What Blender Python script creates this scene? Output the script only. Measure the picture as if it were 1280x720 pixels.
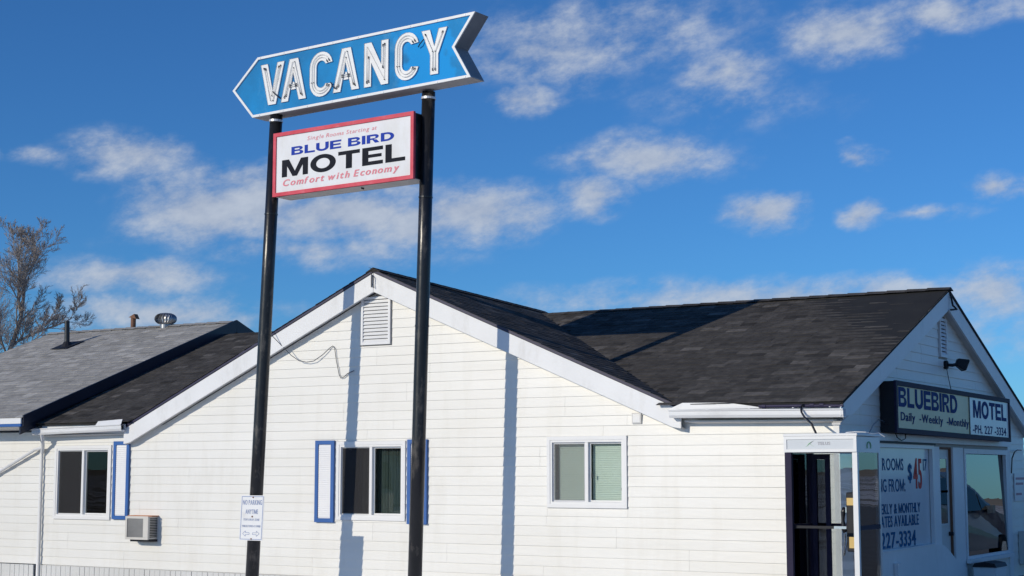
import bpy, bmesh, math, random
from mathutils import Vector, Matrix
R = math.radians
rnd = random.Random(11)
for o in list(bpy.data.objects): bpy.data.objects.remove(o)
scene = bpy.context.scene
col = scene.collection

# ------------------------------------------------------------------ camera, sky, sun, exposure
cam_d = bpy.data.cameras.new('camera'); cam = bpy.data.objects.new('camera', cam_d); col.objects.link(cam)
cam_d.sensor_width = 36; cam_d.lens = 56.25; cam_d.clip_end = 6000
cam.location = (13.400, -17.859, 1.72); cam.rotation_euler = (R(90 + 6.56), 0, R(31.9))
scene.camera = cam
SUN_AZ, SUN_EL = 22.5, 20.5           # light travels towards +Y, swung 22.5 degrees to +X
sun_d = bpy.data.lights.new('sun', 'SUN'); sun_d.energy = 2.75; sun_d.angle = R(0.5); sun_d.color = (1.0, 0.91, 0.75)
sun = bpy.data.objects.new('sun', sun_d); col.objects.link(sun)
ldir = Vector((math.sin(R(SUN_AZ)) * math.cos(R(SUN_EL)), math.cos(R(SUN_AZ)) * math.cos(R(SUN_EL)), -math.sin(R(SUN_EL))))
sun.rotation_euler = ldir.to_track_quat('-Z', 'Y').to_euler(); sun.location = (-20, -40, 30)
scene.view_settings.view_transform = 'Standard'; scene.view_settings.look = 'None'
scene.view_settings.exposure = 0.0; scene.view_settings.gamma = 1.0; scene.view_settings.use_curve_mapping = False

CLOUDS = [(-45.47,10.97,2.3,.85,.8),(-43.07,9.19,2.7,1.3,1),(-37.97,9.14,3.4,1.05,1),(-33.06,9.28,2.7,1.0,1),(-29.14,9.78,1.35,.72,.9),
 (-27.25,11.16,3.0,.8,.9),(-48.45,10.82,.9,.38,.6),(-45.36,6.8,3.3,.62,.8),(-44.36,5.51,4.2,.7,.8),(-30.43,15.09,3.4,1.43,.72),
 (-31.17,13.26,.95,.55,.75),(-24.18,14.12,2.0,.8,.7),(-19.75,15.32,2.5,.9,.85),(-16.13,15.84,2.3,.62,.8),(-22.84,9.17,1.6,.6,1),
 (-19.07,8.91,.8,.48,.9),(-19.3,11.01,.65,.38,.75),(-14.85,9.78,1.1,.52,.85),(-17.16,8.9,1.7,.3,.6),(-21.64,6.12,9.4,.66,.85),
 (-14.97,6.06,2.2,1.0,.85),(-18.9,4.7,11.5,.9,.6),(-40.82,9.35,2.6,1.2,1),(-35.4,8.9,2.6,.8,.95),(-41.5,10.3,3.2,.6,.7),(-36,10.0,3,.6,.6),(-27.5,15.6,5.5,1.6,.5),(-24,13,4,1.1,.42),(-39,7.9,6,.7,.6)]
def build_world():
    w = bpy.data.worlds.new('World'); scene.world = w; w.use_nodes = True
    nt = w.node_tree; N = nt.nodes; L = nt.links; N.clear()
    def m(op, a, b=None, c=None, clamp=False):
        n = N.new('ShaderNodeMath'); n.operation = op; n.use_clamp = clamp
        for i, v in enumerate((a, b, c)):
            if v is None: continue
            if isinstance(v, (int, float)): n.inputs[i].default_value = v
            else: L.new(v, n.inputs[i])
        return n.outputs[0]
    tc = N.new('ShaderNodeTexCoord'); sep = N.new('ShaderNodeSeparateXYZ'); L.new(tc.outputs['Generated'], sep.inputs[0])
    az = m('MULTIPLY', m('ARCTAN2', sep.outputs[0], sep.outputs[1]), 57.29578)
    el = m('MULTIPLY', m('ARCSINE', sep.outputs[2]), 57.29578)
    azp = m('SUBTRACT', m('PINGPONG', m('ADD', az, 49.754 + 142.8), 35.7), 49.754)   # the cloud field goes on round the horizon
    comb = N.new('ShaderNodeCombineXYZ'); L.new(azp, comb.inputs[0]); L.new(el, comb.inputs[1])
    # slant the wisps a little, stretch them sideways
    mr0 = N.new('ShaderNodeMapping'); mr0.inputs['Rotation'].default_value = (0, 0, R(-13)); L.new(comb.outputs[0], mr0.inputs[0])
    mp = N.new('ShaderNodeMapping'); mp.inputs['Scale'].default_value = (.55, 1.0, 1); L.new(mr0.outputs[0], mp.inputs[0])
    def noise(scale, detail, rough, src, w=0.0):
        n = N.new('ShaderNodeTexNoise'); n.noise_dimensions = '4D'; n.inputs['Scale'].default_value = scale; n.inputs['Detail'].default_value = detail
        n.inputs['Roughness'].default_value = rough; n.inputs['W'].default_value = w; L.new(src, n.inputs['Vector']); return n
    nw = noise(.8, 4, .55, mp.outputs[0], 3.1)
    sub = N.new('ShaderNodeVectorMath'); sub.operation = 'SUBTRACT'; L.new(nw.outputs['Color'], sub.inputs[0]); sub.inputs[1].default_value = (.5, .5, .5)
    sc = N.new('ShaderNodeVectorMath'); sc.operation = 'MULTIPLY'; L.new(sub.outputs[0], sc.inputs[0]); sc.inputs[1].default_value = (3.0, 1.15, 0)
    wv = N.new('ShaderNodeVectorMath'); wv.operation = 'ADD'; L.new(comb.outputs[0], wv.inputs[0]); L.new(sc.outputs[0], wv.inputs[1])
    acc = None
    for (a, e, ra, re, s) in CLOUDS:
        mm = N.new('ShaderNodeMapping'); mm.vector_type = 'POINT'
        ra *= 1.6; re *= 1.7
        mm.inputs['Scale'].default_value = (1 / ra, 1 / re, 1); mm.inputs['Location'].default_value = (-a / ra, -e / re, 0)
        L.new(wv.outputs[0], mm.inputs[0])
        g = N.new('ShaderNodeTexGradient'); g.gradient_type = 'SPHERICAL'; L.new(mm.outputs[0], g.inputs[0])
        v = m('MULTIPLY', g.outputs['Fac'], s)
        acc = v if acc is None else m('MAXIMUM', acc, v)
    fb = noise(1.0, 11, .63, mp.outputs[0], 7.7)
    fb2 = noise(.35, 5, .55, mp.outputs[0], 1.2)
    # scattered high cloud above the part of the sky in view
    hi = m('MULTIPLY', m('SUBTRACT', fb2.outputs['Fac'], .56), 2.2, clamp=True)
    gate = m('MULTIPLY', m('SUBTRACT', el, 17.0), .12, clamp=True)
    acc = m('ADD', acc, m('MULTIPLY', hi, gate))
    dens = m('ADD', acc, m('MULTIPLY', m('SUBTRACT', fb.outputs['Fac'], .5), m('MULTIPLY', m('MULTIPLY', acc, 2.6, clamp=True), 1.6)))
    mr = N.new('ShaderNodeMapRange'); mr.interpolation_type = 'SMOOTHSTEP'; L.new(dens, mr.inputs['Value'])
    mr.inputs['From Min'].default_value = .10; mr.inputs['From Max'].default_value = .90; mr.inputs['To Max'].default_value = .86
    sky = N.new('ShaderNodeTexSky'); sky.sky_type = 'NISHITA'; sky.sun_disc = False
    sky.sun_elevation = R(SUN_EL); sky.sun_rotation = R(180 + SUN_AZ); sky.altitude = 900; sky.air_density = 1.0; sky.dust_density = .35; sky.ozone_density = 2.2
    b1 = N.new('ShaderNodeBackground'); b1.inputs['Strength'].default_value = .125; grade = N.new('ShaderNodeMixRGB'); grade.blend_type = 'MULTIPLY'; grade.inputs[0].default_value = 1; grade.inputs[2].default_value = (.215, .51, .86, 1)
    L.new(sky.outputs[0], grade.inputs[1]); L.new(grade.outputs[0], b1.inputs['Color'])
    ramp = N.new('ShaderNodeValToRGB'); ramp.color_ramp.elements[0].position = .35; ramp.color_ramp.elements[1].position = .68
    ramp.color_ramp.elements[0].color = (.36, .42, .54, 1); ramp.color_ramp.elements[1].color = (.54, .59, .67, 1)
    L.new(fb.outputs['Fac'], ramp.inputs[0])
    b2 = N.new('ShaderNodeBackground'); b2.inputs['Strength'].default_value = 1.0; L.new(ramp.outputs[0], b2.inputs['Color'])
    mx = N.new('ShaderNodeMixShader'); L.new(mr.outputs[0], mx.inputs[0]); L.new(b1.outputs[0], mx.inputs[1]); L.new(b2.outputs[0], mx.inputs[2])
    out = N.new('ShaderNodeOutputWorld'); L.new(mx.outputs[0], out.inputs[0])
build_world()

# ------------------------------------------------------------------ materials
M = {}
def mat(name, c1, c2=None, rough=.6, metal=0., scale=3., bump=0., bscale=40., obj_var=0., tint=False, stretch=None, coat=0., emis=None, spec=None):
    mt = bpy.data.materials.new(name); mt.use_nodes = True; nt = mt.node_tree; N = nt.nodes; L = nt.links
    p = N['Principled BSDF']; p.inputs['Roughness'].default_value = rough; p.inputs['Metallic'].default_value = metal
    if coat: p.inputs['Coat Weight'].default_value = coat; p.inputs['Coat Roughness'].default_value = .08
    if spec is not None: p.inputs['Specular IOR Level'].default_value = spec
    tc = N.new('ShaderNodeTexCoord'); src = tc.outputs['Object']
    if stretch:
        mp = N.new('ShaderNodeMapping'); mp.inputs['Scale'].default_value = stretch; L.new(src, mp.inputs[0]); src = mp.outputs[0]
    c2 = c2 or tuple(min(1, v * 1.12) for v in c1)
    nz = N.new('ShaderNodeTexNoise'); nz.inputs['Scale'].default_value = scale; nz.inputs['Detail'].default_value = 6; nz.inputs['Roughness'].default_value = .6
    L.new(src, nz.inputs['Vector'])
    rp = N.new('ShaderNodeValToRGB'); rp.color_ramp.elements[0].position = .32; rp.color_ramp.elements[1].position = .68
    rp.color_ramp.elements[0].color = (*c1, 1); rp.color_ramp.elements[1].color = (*c2, 1); L.new(nz.outputs['Fac'], rp.inputs[0])
    cout = rp.outputs[0]
    if obj_var or tint:
        hsv = N.new('ShaderNodeHueSaturation'); L.new(cout, hsv.inputs['Color'])
        mr = N.new('ShaderNodeMapRange')
        if tint:
            at = N.new('ShaderNodeAttribute'); at.attribute_name = 'tint'; L.new(at.outputs['Fac'], mr.inputs['Value'])
            mr.inputs['To Min'].default_value = 0.0; mr.inputs['To Max'].default_value = 1.0
        else:
            oi = N.new('ShaderNodeObjectInfo'); L.new(oi.outputs['Random'], mr.inputs['Value'])
            mr.inputs['To Min'].default_value = 1 - obj_var; mr.inputs['To Max'].default_value = 1 + obj_var * .3
        L.new(mr.outputs[0], hsv.inputs['Value']); cout = hsv.outputs[0]
        if tint:
            mr.clamp = False
    L.new(cout, p.inputs['Base Color'])
    if emis: p.inputs['Emission Color'].default_value = (*emis, 1); p.inputs['Emission Strength'].default_value = 1
    if bump:
        nb = N.new('ShaderNodeTexNoise'); nb.inputs['Scale'].default_value = bscale; nb.inputs['Detail'].default_value = 4; L.new(src, nb.inputs['Vector'])
        bp = N.new('ShaderNodeBump'); bp.inputs['Strength'].default_value = bump; bp.inputs['Distance'].default_value = .01
        L.new(nb.outputs['Fac'], bp.inputs['Height']); L.new(bp.outputs[0], p.inputs['Normal'])
    M[name] = mt; return mt
def glass(name, tint=(.72, .78, .78), ior=1.55, rough=0.0, add=0.0):
    mt = bpy.data.materials.new(name); mt.use_nodes = True; nt = mt.node_tree; N = nt.nodes; L = nt.links; N.clear()
    t = N.new('ShaderNodeBsdfTransparent'); t.inputs[0].default_value = (*tint, 1)
    g = N.new('ShaderNodeBsdfGlossy'); g.inputs['Roughness'].default_value = rough
    f = N.new('ShaderNodeFresnel'); f.inputs['IOR'].default_value = ior
    a = N.new('ShaderNodeMath'); a.operation = 'ADD'; a.use_clamp = True; a.inputs[1].default_value = add; L.new(f.outputs[0], a.inputs[0])
    # faint waviness of float glass
    tc = N.new('ShaderNodeTexCoord'); nz = N.new('ShaderNodeTexNoise'); nz.inputs['Scale'].default_value = 1.6; L.new(tc.outputs['Object'], nz.inputs['Vector'])
    b = N.new('ShaderNodeBump'); b.inputs['Strength'].default_value = .05; b.inputs['Distance'].default_value = .02; L.new(nz.outputs['Fac'], b.inputs['Height']); L.new(b.outputs[0], g.inputs['Normal'])
    mx = N.new('ShaderNodeMixShader'); L.new(a.outputs[0], mx.inputs[0]); L.new(t.outputs[0], mx.inputs[1]); L.new(g.outputs[0], mx.inputs[2])
    o = N.new('ShaderNodeOutputMaterial'); L.new(mx.outputs[0], o.inputs[0]); M[name] = mt
def mesh_screen(name, c, op):
    mt = bpy.data.materials.new(name); mt.use_nodes = True; nt = mt.node_tree; N = nt.nodes; L = nt.links; N.clear()
    t = N.new('ShaderNodeBsdfTransparent'); d = N.new('ShaderNodeBsdfDiffuse'); d.inputs[0].default_value = (*c, 1)
    mx = N.new('ShaderNodeMixShader'); mx.inputs[0].default_value = op; L.new(t.outputs[0], mx.inputs[1]); L.new(d.outputs[0], mx.inputs[2])
    o = N.new('ShaderNodeOutputMaterial'); L.new(mx.outputs[0], o.inputs[0]); M[name] = mt

mat('siding', (.795, .775, .72), (.845, .83, .785), rough=.42, scale=.9, bump=.12, bscale=9, obj_var=.018, stretch=(.6, .6, 2.2))
mat('siding_shade', (.795, .775, .72), (.845, .83, .785), rough=.42, scale=.9, bump=.12, bscale=9, obj_var=.03, stretch=(.6, .6, 2.2))
mat('trim', (.78, .78, .78), (.84, .84, .84), rough=.45, scale=2, bump=.05, bscale=14)
mat('gutter_metal', (.70, .71, .72), (.80, .80, .80), rough=.38, scale=3, stretch=(.5, 3, 3))
mat('soffit', (.60, .59, .57), (.68, .67, .65), rough=.6)
mat('skirting', (.62, .62, .60), (.70, .70, .68), rough=.5, scale=5)
mat('vinyl', (.82, .81, .79), (.86, .85, .83), rough=.35)
mat('wall_core', (.35, .33, .30))
mat('shingle_dark', (.050, .046, .043), (.092, .085, .079), rough=.92, scale=9, bump=.7, bscale=160, tint=True, spec=.25)
mat('shingle_grey', (.30, .29, .275), (.42, .405, .38), rough=.92, scale=9, bump=.5, bscale=160, tint=True, spec=.25)
mat('felt', (.012, .012, .013), (.02, .02, .02), rough=.9)
mat('navy', (.006, .011, .026), (.010, .017, .038), rough=.4)
mat('blue_trim', (.016, .10, .34), (.022, .12, .40), rough=.45)
mat('pale_blue', (.32, .45, .60), (.36, .50, .64), rough=.6)
mat('shutter_white', (.78, .78, .79), (.83, .83, .83), rough=.5)
mat('black_paint', (.009, .009, .010), (.020, .020, .022), rough=.30, scale=5, bump=.25, bscale=22, stretch=(1, 1, .35))
def worn(name, col_, scale, lo, hi, stretch=(1, 1, 1)):
    mt = M[name]; N = mt.node_tree.nodes; L = mt.node_tree.links; p = N['Principled BSDF']; old = p.inputs['Base Color'].links[0].from_socket
    tc = N.new('ShaderNodeTexCoord'); mp = N.new('ShaderNodeMapping'); mp.inputs['Scale'].default_value = stretch; L.new(tc.outputs['Object'], mp.inputs[0])
    nz = N.new('ShaderNodeTexNoise'); nz.inputs['Scale'].default_value = scale; nz.inputs['Detail'].default_value = 9; nz.inputs['Roughness'].default_value = .68; L.new(mp.outputs[0], nz.inputs['Vector'])
    mr = N.new('ShaderNodeMapRange'); mr.inputs['From Min'].default_value = lo; mr.inputs['From Max'].default_value = hi; mr.inputs['To Max'].default_value = col_[3]; L.new(nz.outputs['Fac'], mr.inputs['Value'])
    mx = N.new('ShaderNodeMixRGB'); L.new(mr.outputs[0], mx.inputs[0]); L.new(old, mx.inputs[1]); mx.inputs[2].default_value = (*col_[:3], 1); L.new(mx.outputs[0], p.inputs['Base Color'])
worn('black_paint', (.13, .115, .10, .75), 6, .55, .68, (1, 1, .45))
for nm in ('siding', 'siding_shade'): worn(nm, (.60, .56, .47, .35), 1.3, .50, .80, (2.2, 2.2, .35))
worn('trim', (.50, .48, .44, .45), 2.2, .55, .80, (1.5, 1.5, .6)); worn('gutter_metal', (.42, .40, .37, .5), 3, .55, .78, (.7, 2, 2))
mat('sign_blue', (.014, .165, .38), (.012, .27, .62), rough=.6, scale=1.1, spec=.15)
mat('sign_white', (.80, .80, .79), (.85, .85, .84), rough=.4)
mat('sign_bottom', (.62, .58, .53), (.72, .68, .63), rough=.6)
mat('sign_side', (.22, .22, .23), (.30, .30, .31), rough=.5)
mat('pink_trim', (.60, .022, .055), (.70, .07, .11), rough=.5, scale=6)
mat('sign_face', (.80, .79, .80), (.84, .84, .84), rough=.3)
mat('text_pink', (.78, .22, .27), (.84, .34, .38), rough=.7, spec=.1, scale=14)
mat('text_blue', (.02, .05, .36), (.03, .07, .42), rough=.7, spec=.1)
def repaint():     # brighter touch-up paint round the last letters of the arrow
    mt = M['sign_blue']; N = mt.node_tree.nodes; L = mt.node_tree.links; p = N['Principled BSDF']; old = p.inputs['Base Color'].links[0].from_socket
    tc = N.new('ShaderNodeTexCoord'); sp = N.new('ShaderNodeSeparateXYZ'); L.new(tc.outputs['Object'], sp.inputs[0])
    nz = N.new('ShaderNodeTexNoise'); nz.inputs['Scale'].default_value = 4.5; nz.inputs['Detail'].default_value = 6; L.new(tc.outputs['Object'], nz.inputs['Vector'])
    ma = N.new('ShaderNodeMath'); ma.operation = 'MULTIPLY_ADD'; L.new(nz.outputs['Fac'], ma.inputs[0]); ma.inputs[1].default_value = .7; L.new(sp.outputs[0], ma.inputs[2])
    mr = N.new('ShaderNodeMapRange'); mr.interpolation_type = 'SMOOTHSTEP'; L.new(ma.outputs[0], mr.inputs['Value']); mr.inputs['From Min'].default_value = 1.75; mr.inputs['From Max'].default_value = 1.95; mr.inputs['To Max'].default_value = .75
    m2 = N.new('ShaderNodeMapRange'); m2.interpolation_type = 'SMOOTHSTEP'; L.new(ma.outputs[0], m2.inputs['Value']); m2.inputs['From Min'].default_value = 2.62; m2.inputs['From Max'].default_value = 2.75; m2.inputs['To Min'].default_value = 1; m2.inputs['To Max'].default_value = 0
    mm = N.new('ShaderNodeMath'); mm.operation = 'MULTIPLY'; L.new(mr.outputs[0], mm.inputs[0]); L.new(m2.outputs[0], mm.inputs[1])
    mx = N.new('ShaderNodeMixRGB'); L.new(mm.outputs[0], mx.inputs[0]); L.new(old, mx.inputs[1]); mx.inputs[2].default_value = (.004, .33, .80, 1); L.new(mx.outputs[0], p.inputs['Base Color'])
repaint()
worn('pink_trim', (.72, .24, .28, .5), 5, .55, .75); worn('sign_face', (.60, .56, .46, .35), 2.2, .48, .75, (1.4, 1.4, .7)); worn('sign_blue', (.10, .36, .62, .6), 3.2, .54, .74, (1, 1, .8)); worn('sign_white', (.55, .50, .42, .4), 4, .54, .74)
mat('text_black', (.012, .014, .022), (.02, .022, .03), rough=.7, spec=.1)
mat('glass_tube', (.74, .73, .70), (.82, .81, .79), rough=.4)
mat('tube_black', (.012, .012, .015), rough=.3)
mat('dark_metal', (.016, .017, .022), (.026, .027, .032), rough=.55, spec=.25)
mat('dark_frame', (.020, .017, .042), (.030, .026, .058), rough=.6, spec=.15)
mat('aluminium', (.60, .60, .63), (.70, .70, .72), rough=.38, metal=.35)
mat('booth_white', (.80, .80, .79), (.85, .85, .84), rough=.35)
mat('chrome', (.72, .72, .72), (.80, .80, .80), rough=.22, metal=1)
mat('vent_metal', (.34, .34, .35), (.46, .46, .46), rough=.4, metal=.9)
mat('rust', (.16, .075, .045), (.24, .12, .07), rough=.8)
mat('yellow_label', (.62, .42, .12), (.72, .50, .18), rough=.5)
mat('sign_yellow', (.62, .54, .30), (.70, .61, .36), rough=.4, scale=1.5)
mat('text_sign', (.016, .045, .16), (.03, .07, .22), rough=.7, spec=.1)
mat('text_window', (.02, .11, .24), (.03, .14, .30), rough=.7, spec=.1)
mat('text_red', (.62, .06, .05), (.74, .16, .13), rough=.7, spec=.1, scale=8)
mat('panel_white', (.66, .68, .70), (.72, .74, .76), rough=.18, scale=1.2)
mat('purple_pipe', (.022, .018, .055), (.03, .025, .07), rough=.4)
mat('curtain_grey', (.16, .15, .15), (.24, .23, .23), rough=.9, scale=7, stretch=(6, 6, .3))
mat('sheer_green', (.035, .055, .052), (.055, .08, .075), rough=.9, scale=6, stretch=(5, 5, .4))
mat('blind_green', (.72, .80, .75), (.78, .85, .80), rough=.5)
mat('room_dark', (.018, .02, .024), (.03, .032, .036), rough=.9)
mat('ac_beige', (.60, .57, .52), (.68, .66, .61), rough=.5)
mat('ac_grille', (.20, .20, .20), (.28, .28, .28), rough=.5)
mat('wood_orange', (.45, .17, .08), (.55, .24, .12), rough=.7)
mat('wire', (.045, .05, .07), (.07, .08, .10), rough=.5)
mat('bark', (.20, .17, .145), (.34, .30, .26), rough=.9, scale=4)
mat('twig', (.25, .215, .19), (.35, .31, .28), rough=.9, scale=.5)
mat('logo_green', (.16, .42, .20), (.26, .52, .28), rough=.5)
mat('logo_grey', (.36, .36, .40), (.44, .44, .47), rough=.5)
mat('notice_ink', (.50, .28, .30), (.56, .34, .36), rough=.6)
mat('parking_ink', (.20, .27, .46), (.34, .40, .58), rough=.6, scale=30)
mat('door_white', (.62, .62, .60), (.68, .68, .66), rough=.4)
mat('car_paint', (.05, .08, .13), (.055, .09, .14), rough=.35, coat=.6)
mat('rubber', (.015, .015, .015), (.022, .022, .022), rough=.85)
mat('red_band', (.52, .03, .03), (.60, .05, .04), rough=.45)
mat('store_wall', (.55, .54, .52), (.64, .63, .60), rough=.7)
mat('hill_grass', (.34, .27, .18), (.46, .38, .28), rough=1, scale=.03)
glass("pane", tint=(.92, .95, .94), ior=1.45, add=.0)
glass('shop_glass', tint=(.10, .11, .12), ior=1.75, add=.10)
glass('booth_glass', tint=(.80, .84, .86), ior=1.5, add=.10)
glass('car_glass', tint=(.06, .07, .08), ior=1.6)
mesh_screen('screen', (.055, .055, .058), .50); mesh_screen('screen_light', (.34, .35, .34), .16)
mat('asphalt', (.13, .13, .13), (.20, .20, .20), rough=.9, scale=1.5, bump=.4, bscale=30)
mat('concrete', (.30, .29, .28), (.38, .37, .35), rough=.85, scale=2, bump=.2, bscale=20)
def ground_mat():
    mt = mat('ground_mix', (.23, .20, .17), (.30, .27, .23), rough=.95, scale=.7, bump=.5, bscale=6)
    N = mt.node_tree.nodes; L = mt.node_tree.links; p = N['Principled BSDF']
    old = p.inputs['Base Color'].links[0].from_socket
    tc = N.new('ShaderNodeTexCoord'); nz = N.new('ShaderNodeTexNoise'); nz.inputs['Scale'].default_value = .09; nz.inputs['Detail'].default_value = 8; nz.inputs['Roughness'].default_value = .62
    L.new(tc.outputs['Object'], nz.inputs['Vector'])
    mr = N.new('ShaderNodeMapRange'); mr.inputs['From Min'].default_value = .46; mr.inputs['From Max'].default_value = .52; L.new(nz.outputs['Fac'], mr.inputs['Value'])
    mx = N.new('ShaderNodeMixRGB'); L.new(mr.outputs[0], mx.inputs[0]); L.new(old, mx.inputs[1]); mx.inputs[2].default_value = (.78, .79, .82, 1)
    L.new(mx.outputs[0], p.inputs['Base Color'])
ground_mat()

# ------------------------------------------------------------------ mesh helpers
def tag(o, label=None, cat=None, group=None, kind=None):
    if label: o['label'] = label
    if cat: o['category'] = cat
    if group: o['group'] = group
    if kind: o['kind'] = kind
    return o
def thing(name, loc, label, cat, group=None):
    o = bpy.data.objects.new(name, None); o.empty_display_size = .2; col.objects.link(o); o.location = loc
    return tag(o, label, cat, group)
class MB:
    def __init__(s): s.v = []; s.f = []; s.t = []
    def add(s, vs, fs, t=None):
        b = len(s.v); s.v += [tuple(v) for v in vs]; s.f += [tuple(b + i for i in f) for f in fs]
        if t is not None: s.t += [t] * len(fs)
        return s
    def hexa(s, p, t=None):   # p: 4 bottom loop, 4 top loop
        return s.add(p, [(0,3,2,1),(4,5,6,7),(0,1,5,4),(1,2,6,5),(2,3,7,6),(3,0,4,7)], t)
    def box(s, x0, x1, y0, y1, z0, z1, fr=None):
        p = [(x0,y0,z0),(x1,y0,z0),(x1,y1,z0),(x0,y1,z0),(x0,y0,z1),(x1,y0,z1),(x1,y1,z1),(x0,y1,z1)]
        if fr: p = [fr(*q) for q in p]
        return s.hexa(p)
    def prism(s, poly, off):
        n = len(poly); o = Vector(off)
        vs = [Vector(p) for p in poly] + [Vector(p) + o for p in poly]
        return s.add(vs, [tuple(range(n))[::-1], tuple(range(n, 2*n))] + [(i, (i+1) % n, n + (i+1) % n, n + i) for i in range(n)])
    def tube(s, pts, r, n=8, cap=True):
        pts = [Vector(p) for p in pts]; rs = r if isinstance(r, (list, tuple)) else [r] * len(pts)
        b = len(s.v); up = None
        for i, p in enumerate(pts):
            d = (pts[min(i+1, len(pts)-1)] - pts[max(i-1, 0)]).normalized()
            if up is None:
                up = Vector((0,0,1)) if abs(d.z) < .9 else Vector((1,0,0))
            a = d.cross(up)
            if a.length < 1e-5: a = d.orthogonal()
            a.normalize(); c = a.cross(d).normalized(); up = c
            for k in range(n):
                t = 2*math.pi*k/n; s.v.append(tuple(p + (a*math.cos(t) + c*math.sin(t))*rs[i]))
        for i in range(len(pts)-1):
            for k in range(n):
                k2 = (k+1) % n; s.f.append((b+i*n+k, b+i*n+k2, b+(i+1)*n+k2, b+(i+1)*n+k))
        if cap:
            s.f.append(tuple(b+k for k in range(n))[::-1]); s.f.append(tuple(b+(len(pts)-1)*n+k for k in range(n)))
        return s
    def build(s, name, material, parent=None, kind=None, label=None, base=None, smooth=False, recalc=True, bevel=0):
        me = bpy.data.meshes.new(name)
        b = Vector(base) if base else Vector((0,0,0))
        me.from_pydata([tuple(Vector(v) - b) for v in s.v], [], s.f)
        if s.t:
            at = me.attributes.new('tint', 'FLOAT', 'FACE'); at.data.foreach_set('value', s.t)
        if recalc:
            bm = bmesh.new(); bm.from_mesh(me); bmesh.ops.recalc_face_normals(bm, faces=bm.faces)
            if bevel: bmesh.ops.bevel(bm, geom=bm.edges[:], offset=bevel, segments=1, affect='EDGES', clamp_overlap=True)
            bm.to_mesh(me); bm.free()
        if smooth:
            me.polygons.foreach_set('use_smooth', [True]*len(me.polygons))
        me.materials.append(M[material] if isinstance(material, str) else material); me.update()
        o = bpy.data.objects.new(name, me); col.objects.link(o)
        if parent is not None:
            o.parent = parent
            if parent.parent is None and parent.type == 'EMPTY': o.location = b - parent.location
            else: o.location = b
        else: o.location = b
        if kind: o['kind'] = kind
        if label: o['label'] = label
        return o
# wall frames: (s along the wall, d outwards, z)
XS = 6.75
FR = lambda s, d, z: (s, -d, z)
FC = lambda s, d, z: (XS + d, s, z)
def ring(mb, fr, s0, s1, z0, z1, w, d0, d1):
    mb.box(s0, s1, d0, d1, z0, z0 + w, fr); mb.box(s0, s1, d0, d1, z1 - w, z1, fr)
    mb.box(s0, s0 + w, d0, d1, z0 + w, z1 - w, fr); mb.box(s1 - w, s1, d0, d1, z0 + w, z1 - w, fr)
def wall_core(mb, fr, s0, s1, z0, z1, holes, th=.14):
    ss = sorted({s0, s1} | {h[0] for h in holes} | {h[1] for h in holes})
    for a, b in zip(ss, ss[1:]):
        hz = sorted((h[2], h[3]) for h in holes if h[0] <= a and h[1] >= b)
        z = z0
        for (p, q) in hz:
            if p > z: mb.box(a, b, -th, 0, z, p, fr)
            z = max(z, q)
        if z < z1: mb.box(a, b, -th, 0, z, z1, fr)
LIP, TOP = .0145, .004
def boards(fr, s0, s1, z0, z1, holes, parent, material, course=.127, limit=None, joints=(3.5, 3.8), off=0.):
    """lap siding, every visible course a board; limit(z)->(left,right) for gables"""
    row = 0; z = z0; jset = []
    while z < z1 - .01:
        zt = min(z + course, z1)
        if row % 2 == 0:
            jset = []; x = s0 + rnd.uniform(.6, 3.4)
            while x < s1: jset.append(x); x += rnd.uniform(*joints)
        L0, R0 = limit(z) if limit else (s0, s1); L1, R1 = limit(zt) if limit else (s0, s1)
        L0, L1 = max(L0, s0), max(L1, s0); R0, R1 = min(R0, s1), min(R1, s1)
        if R1 - L1 < .02:
            L1 = R1 = (L1 + R1) / 2
        hs = [h for h in holes if h[2] < zt - .004 and h[3] > z + .004]
        cuts = sorted([j for j in jset if L0 + .3 < j < R0 - .3 and not any(h[0] - .1 < j < h[1] + .1 for h in hs)])
        segs = []; x = L0
        for c in sorted([('j', c, c) for c in cuts] + [('h', h[0], h[1], h) for h in hs], key=lambda q: q[1]):
            segs.append((x, c[1], z, zt)); x = c[2]
            if c[0] == 'h':
                h = c[3]
                if h[2] > z + .012: segs.append((h[0], h[1], z, h[2]))
                if h[3] < zt - .012: segs.append((h[0], h[1], h[3], zt))
        segs.append((x, R0, z, zt))
        for (a, b, za, zb) in segs:
            if b - a < .015: continue
            at = L1 if abs(a - L0) < 1e-6 else a; bt = R1 if abs(b - R0) < 1e-6 else b
            g = .0012
            f = lambda zz: LIP + (TOP - LIP) * (zz - z) / course
            w = rnd.uniform(-.0012, .0012); e = rnd.uniform(-.0015, .0015)
            p = [fr(a+g, .001, za), fr(b-g, .001, za), fr(b-g, f(za)+w+off, za+e), fr(a+g, f(za)+w+off, za-e),
                 fr(at+g, .001, zb), fr(bt-g, .001, zb), fr(bt-g, f(zb)+off, zb), fr(at+g, f(zb)+off, zb)]
            MB().hexa(p).build('siding_board', material, parent)
        z = zt; row += 1
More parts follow.
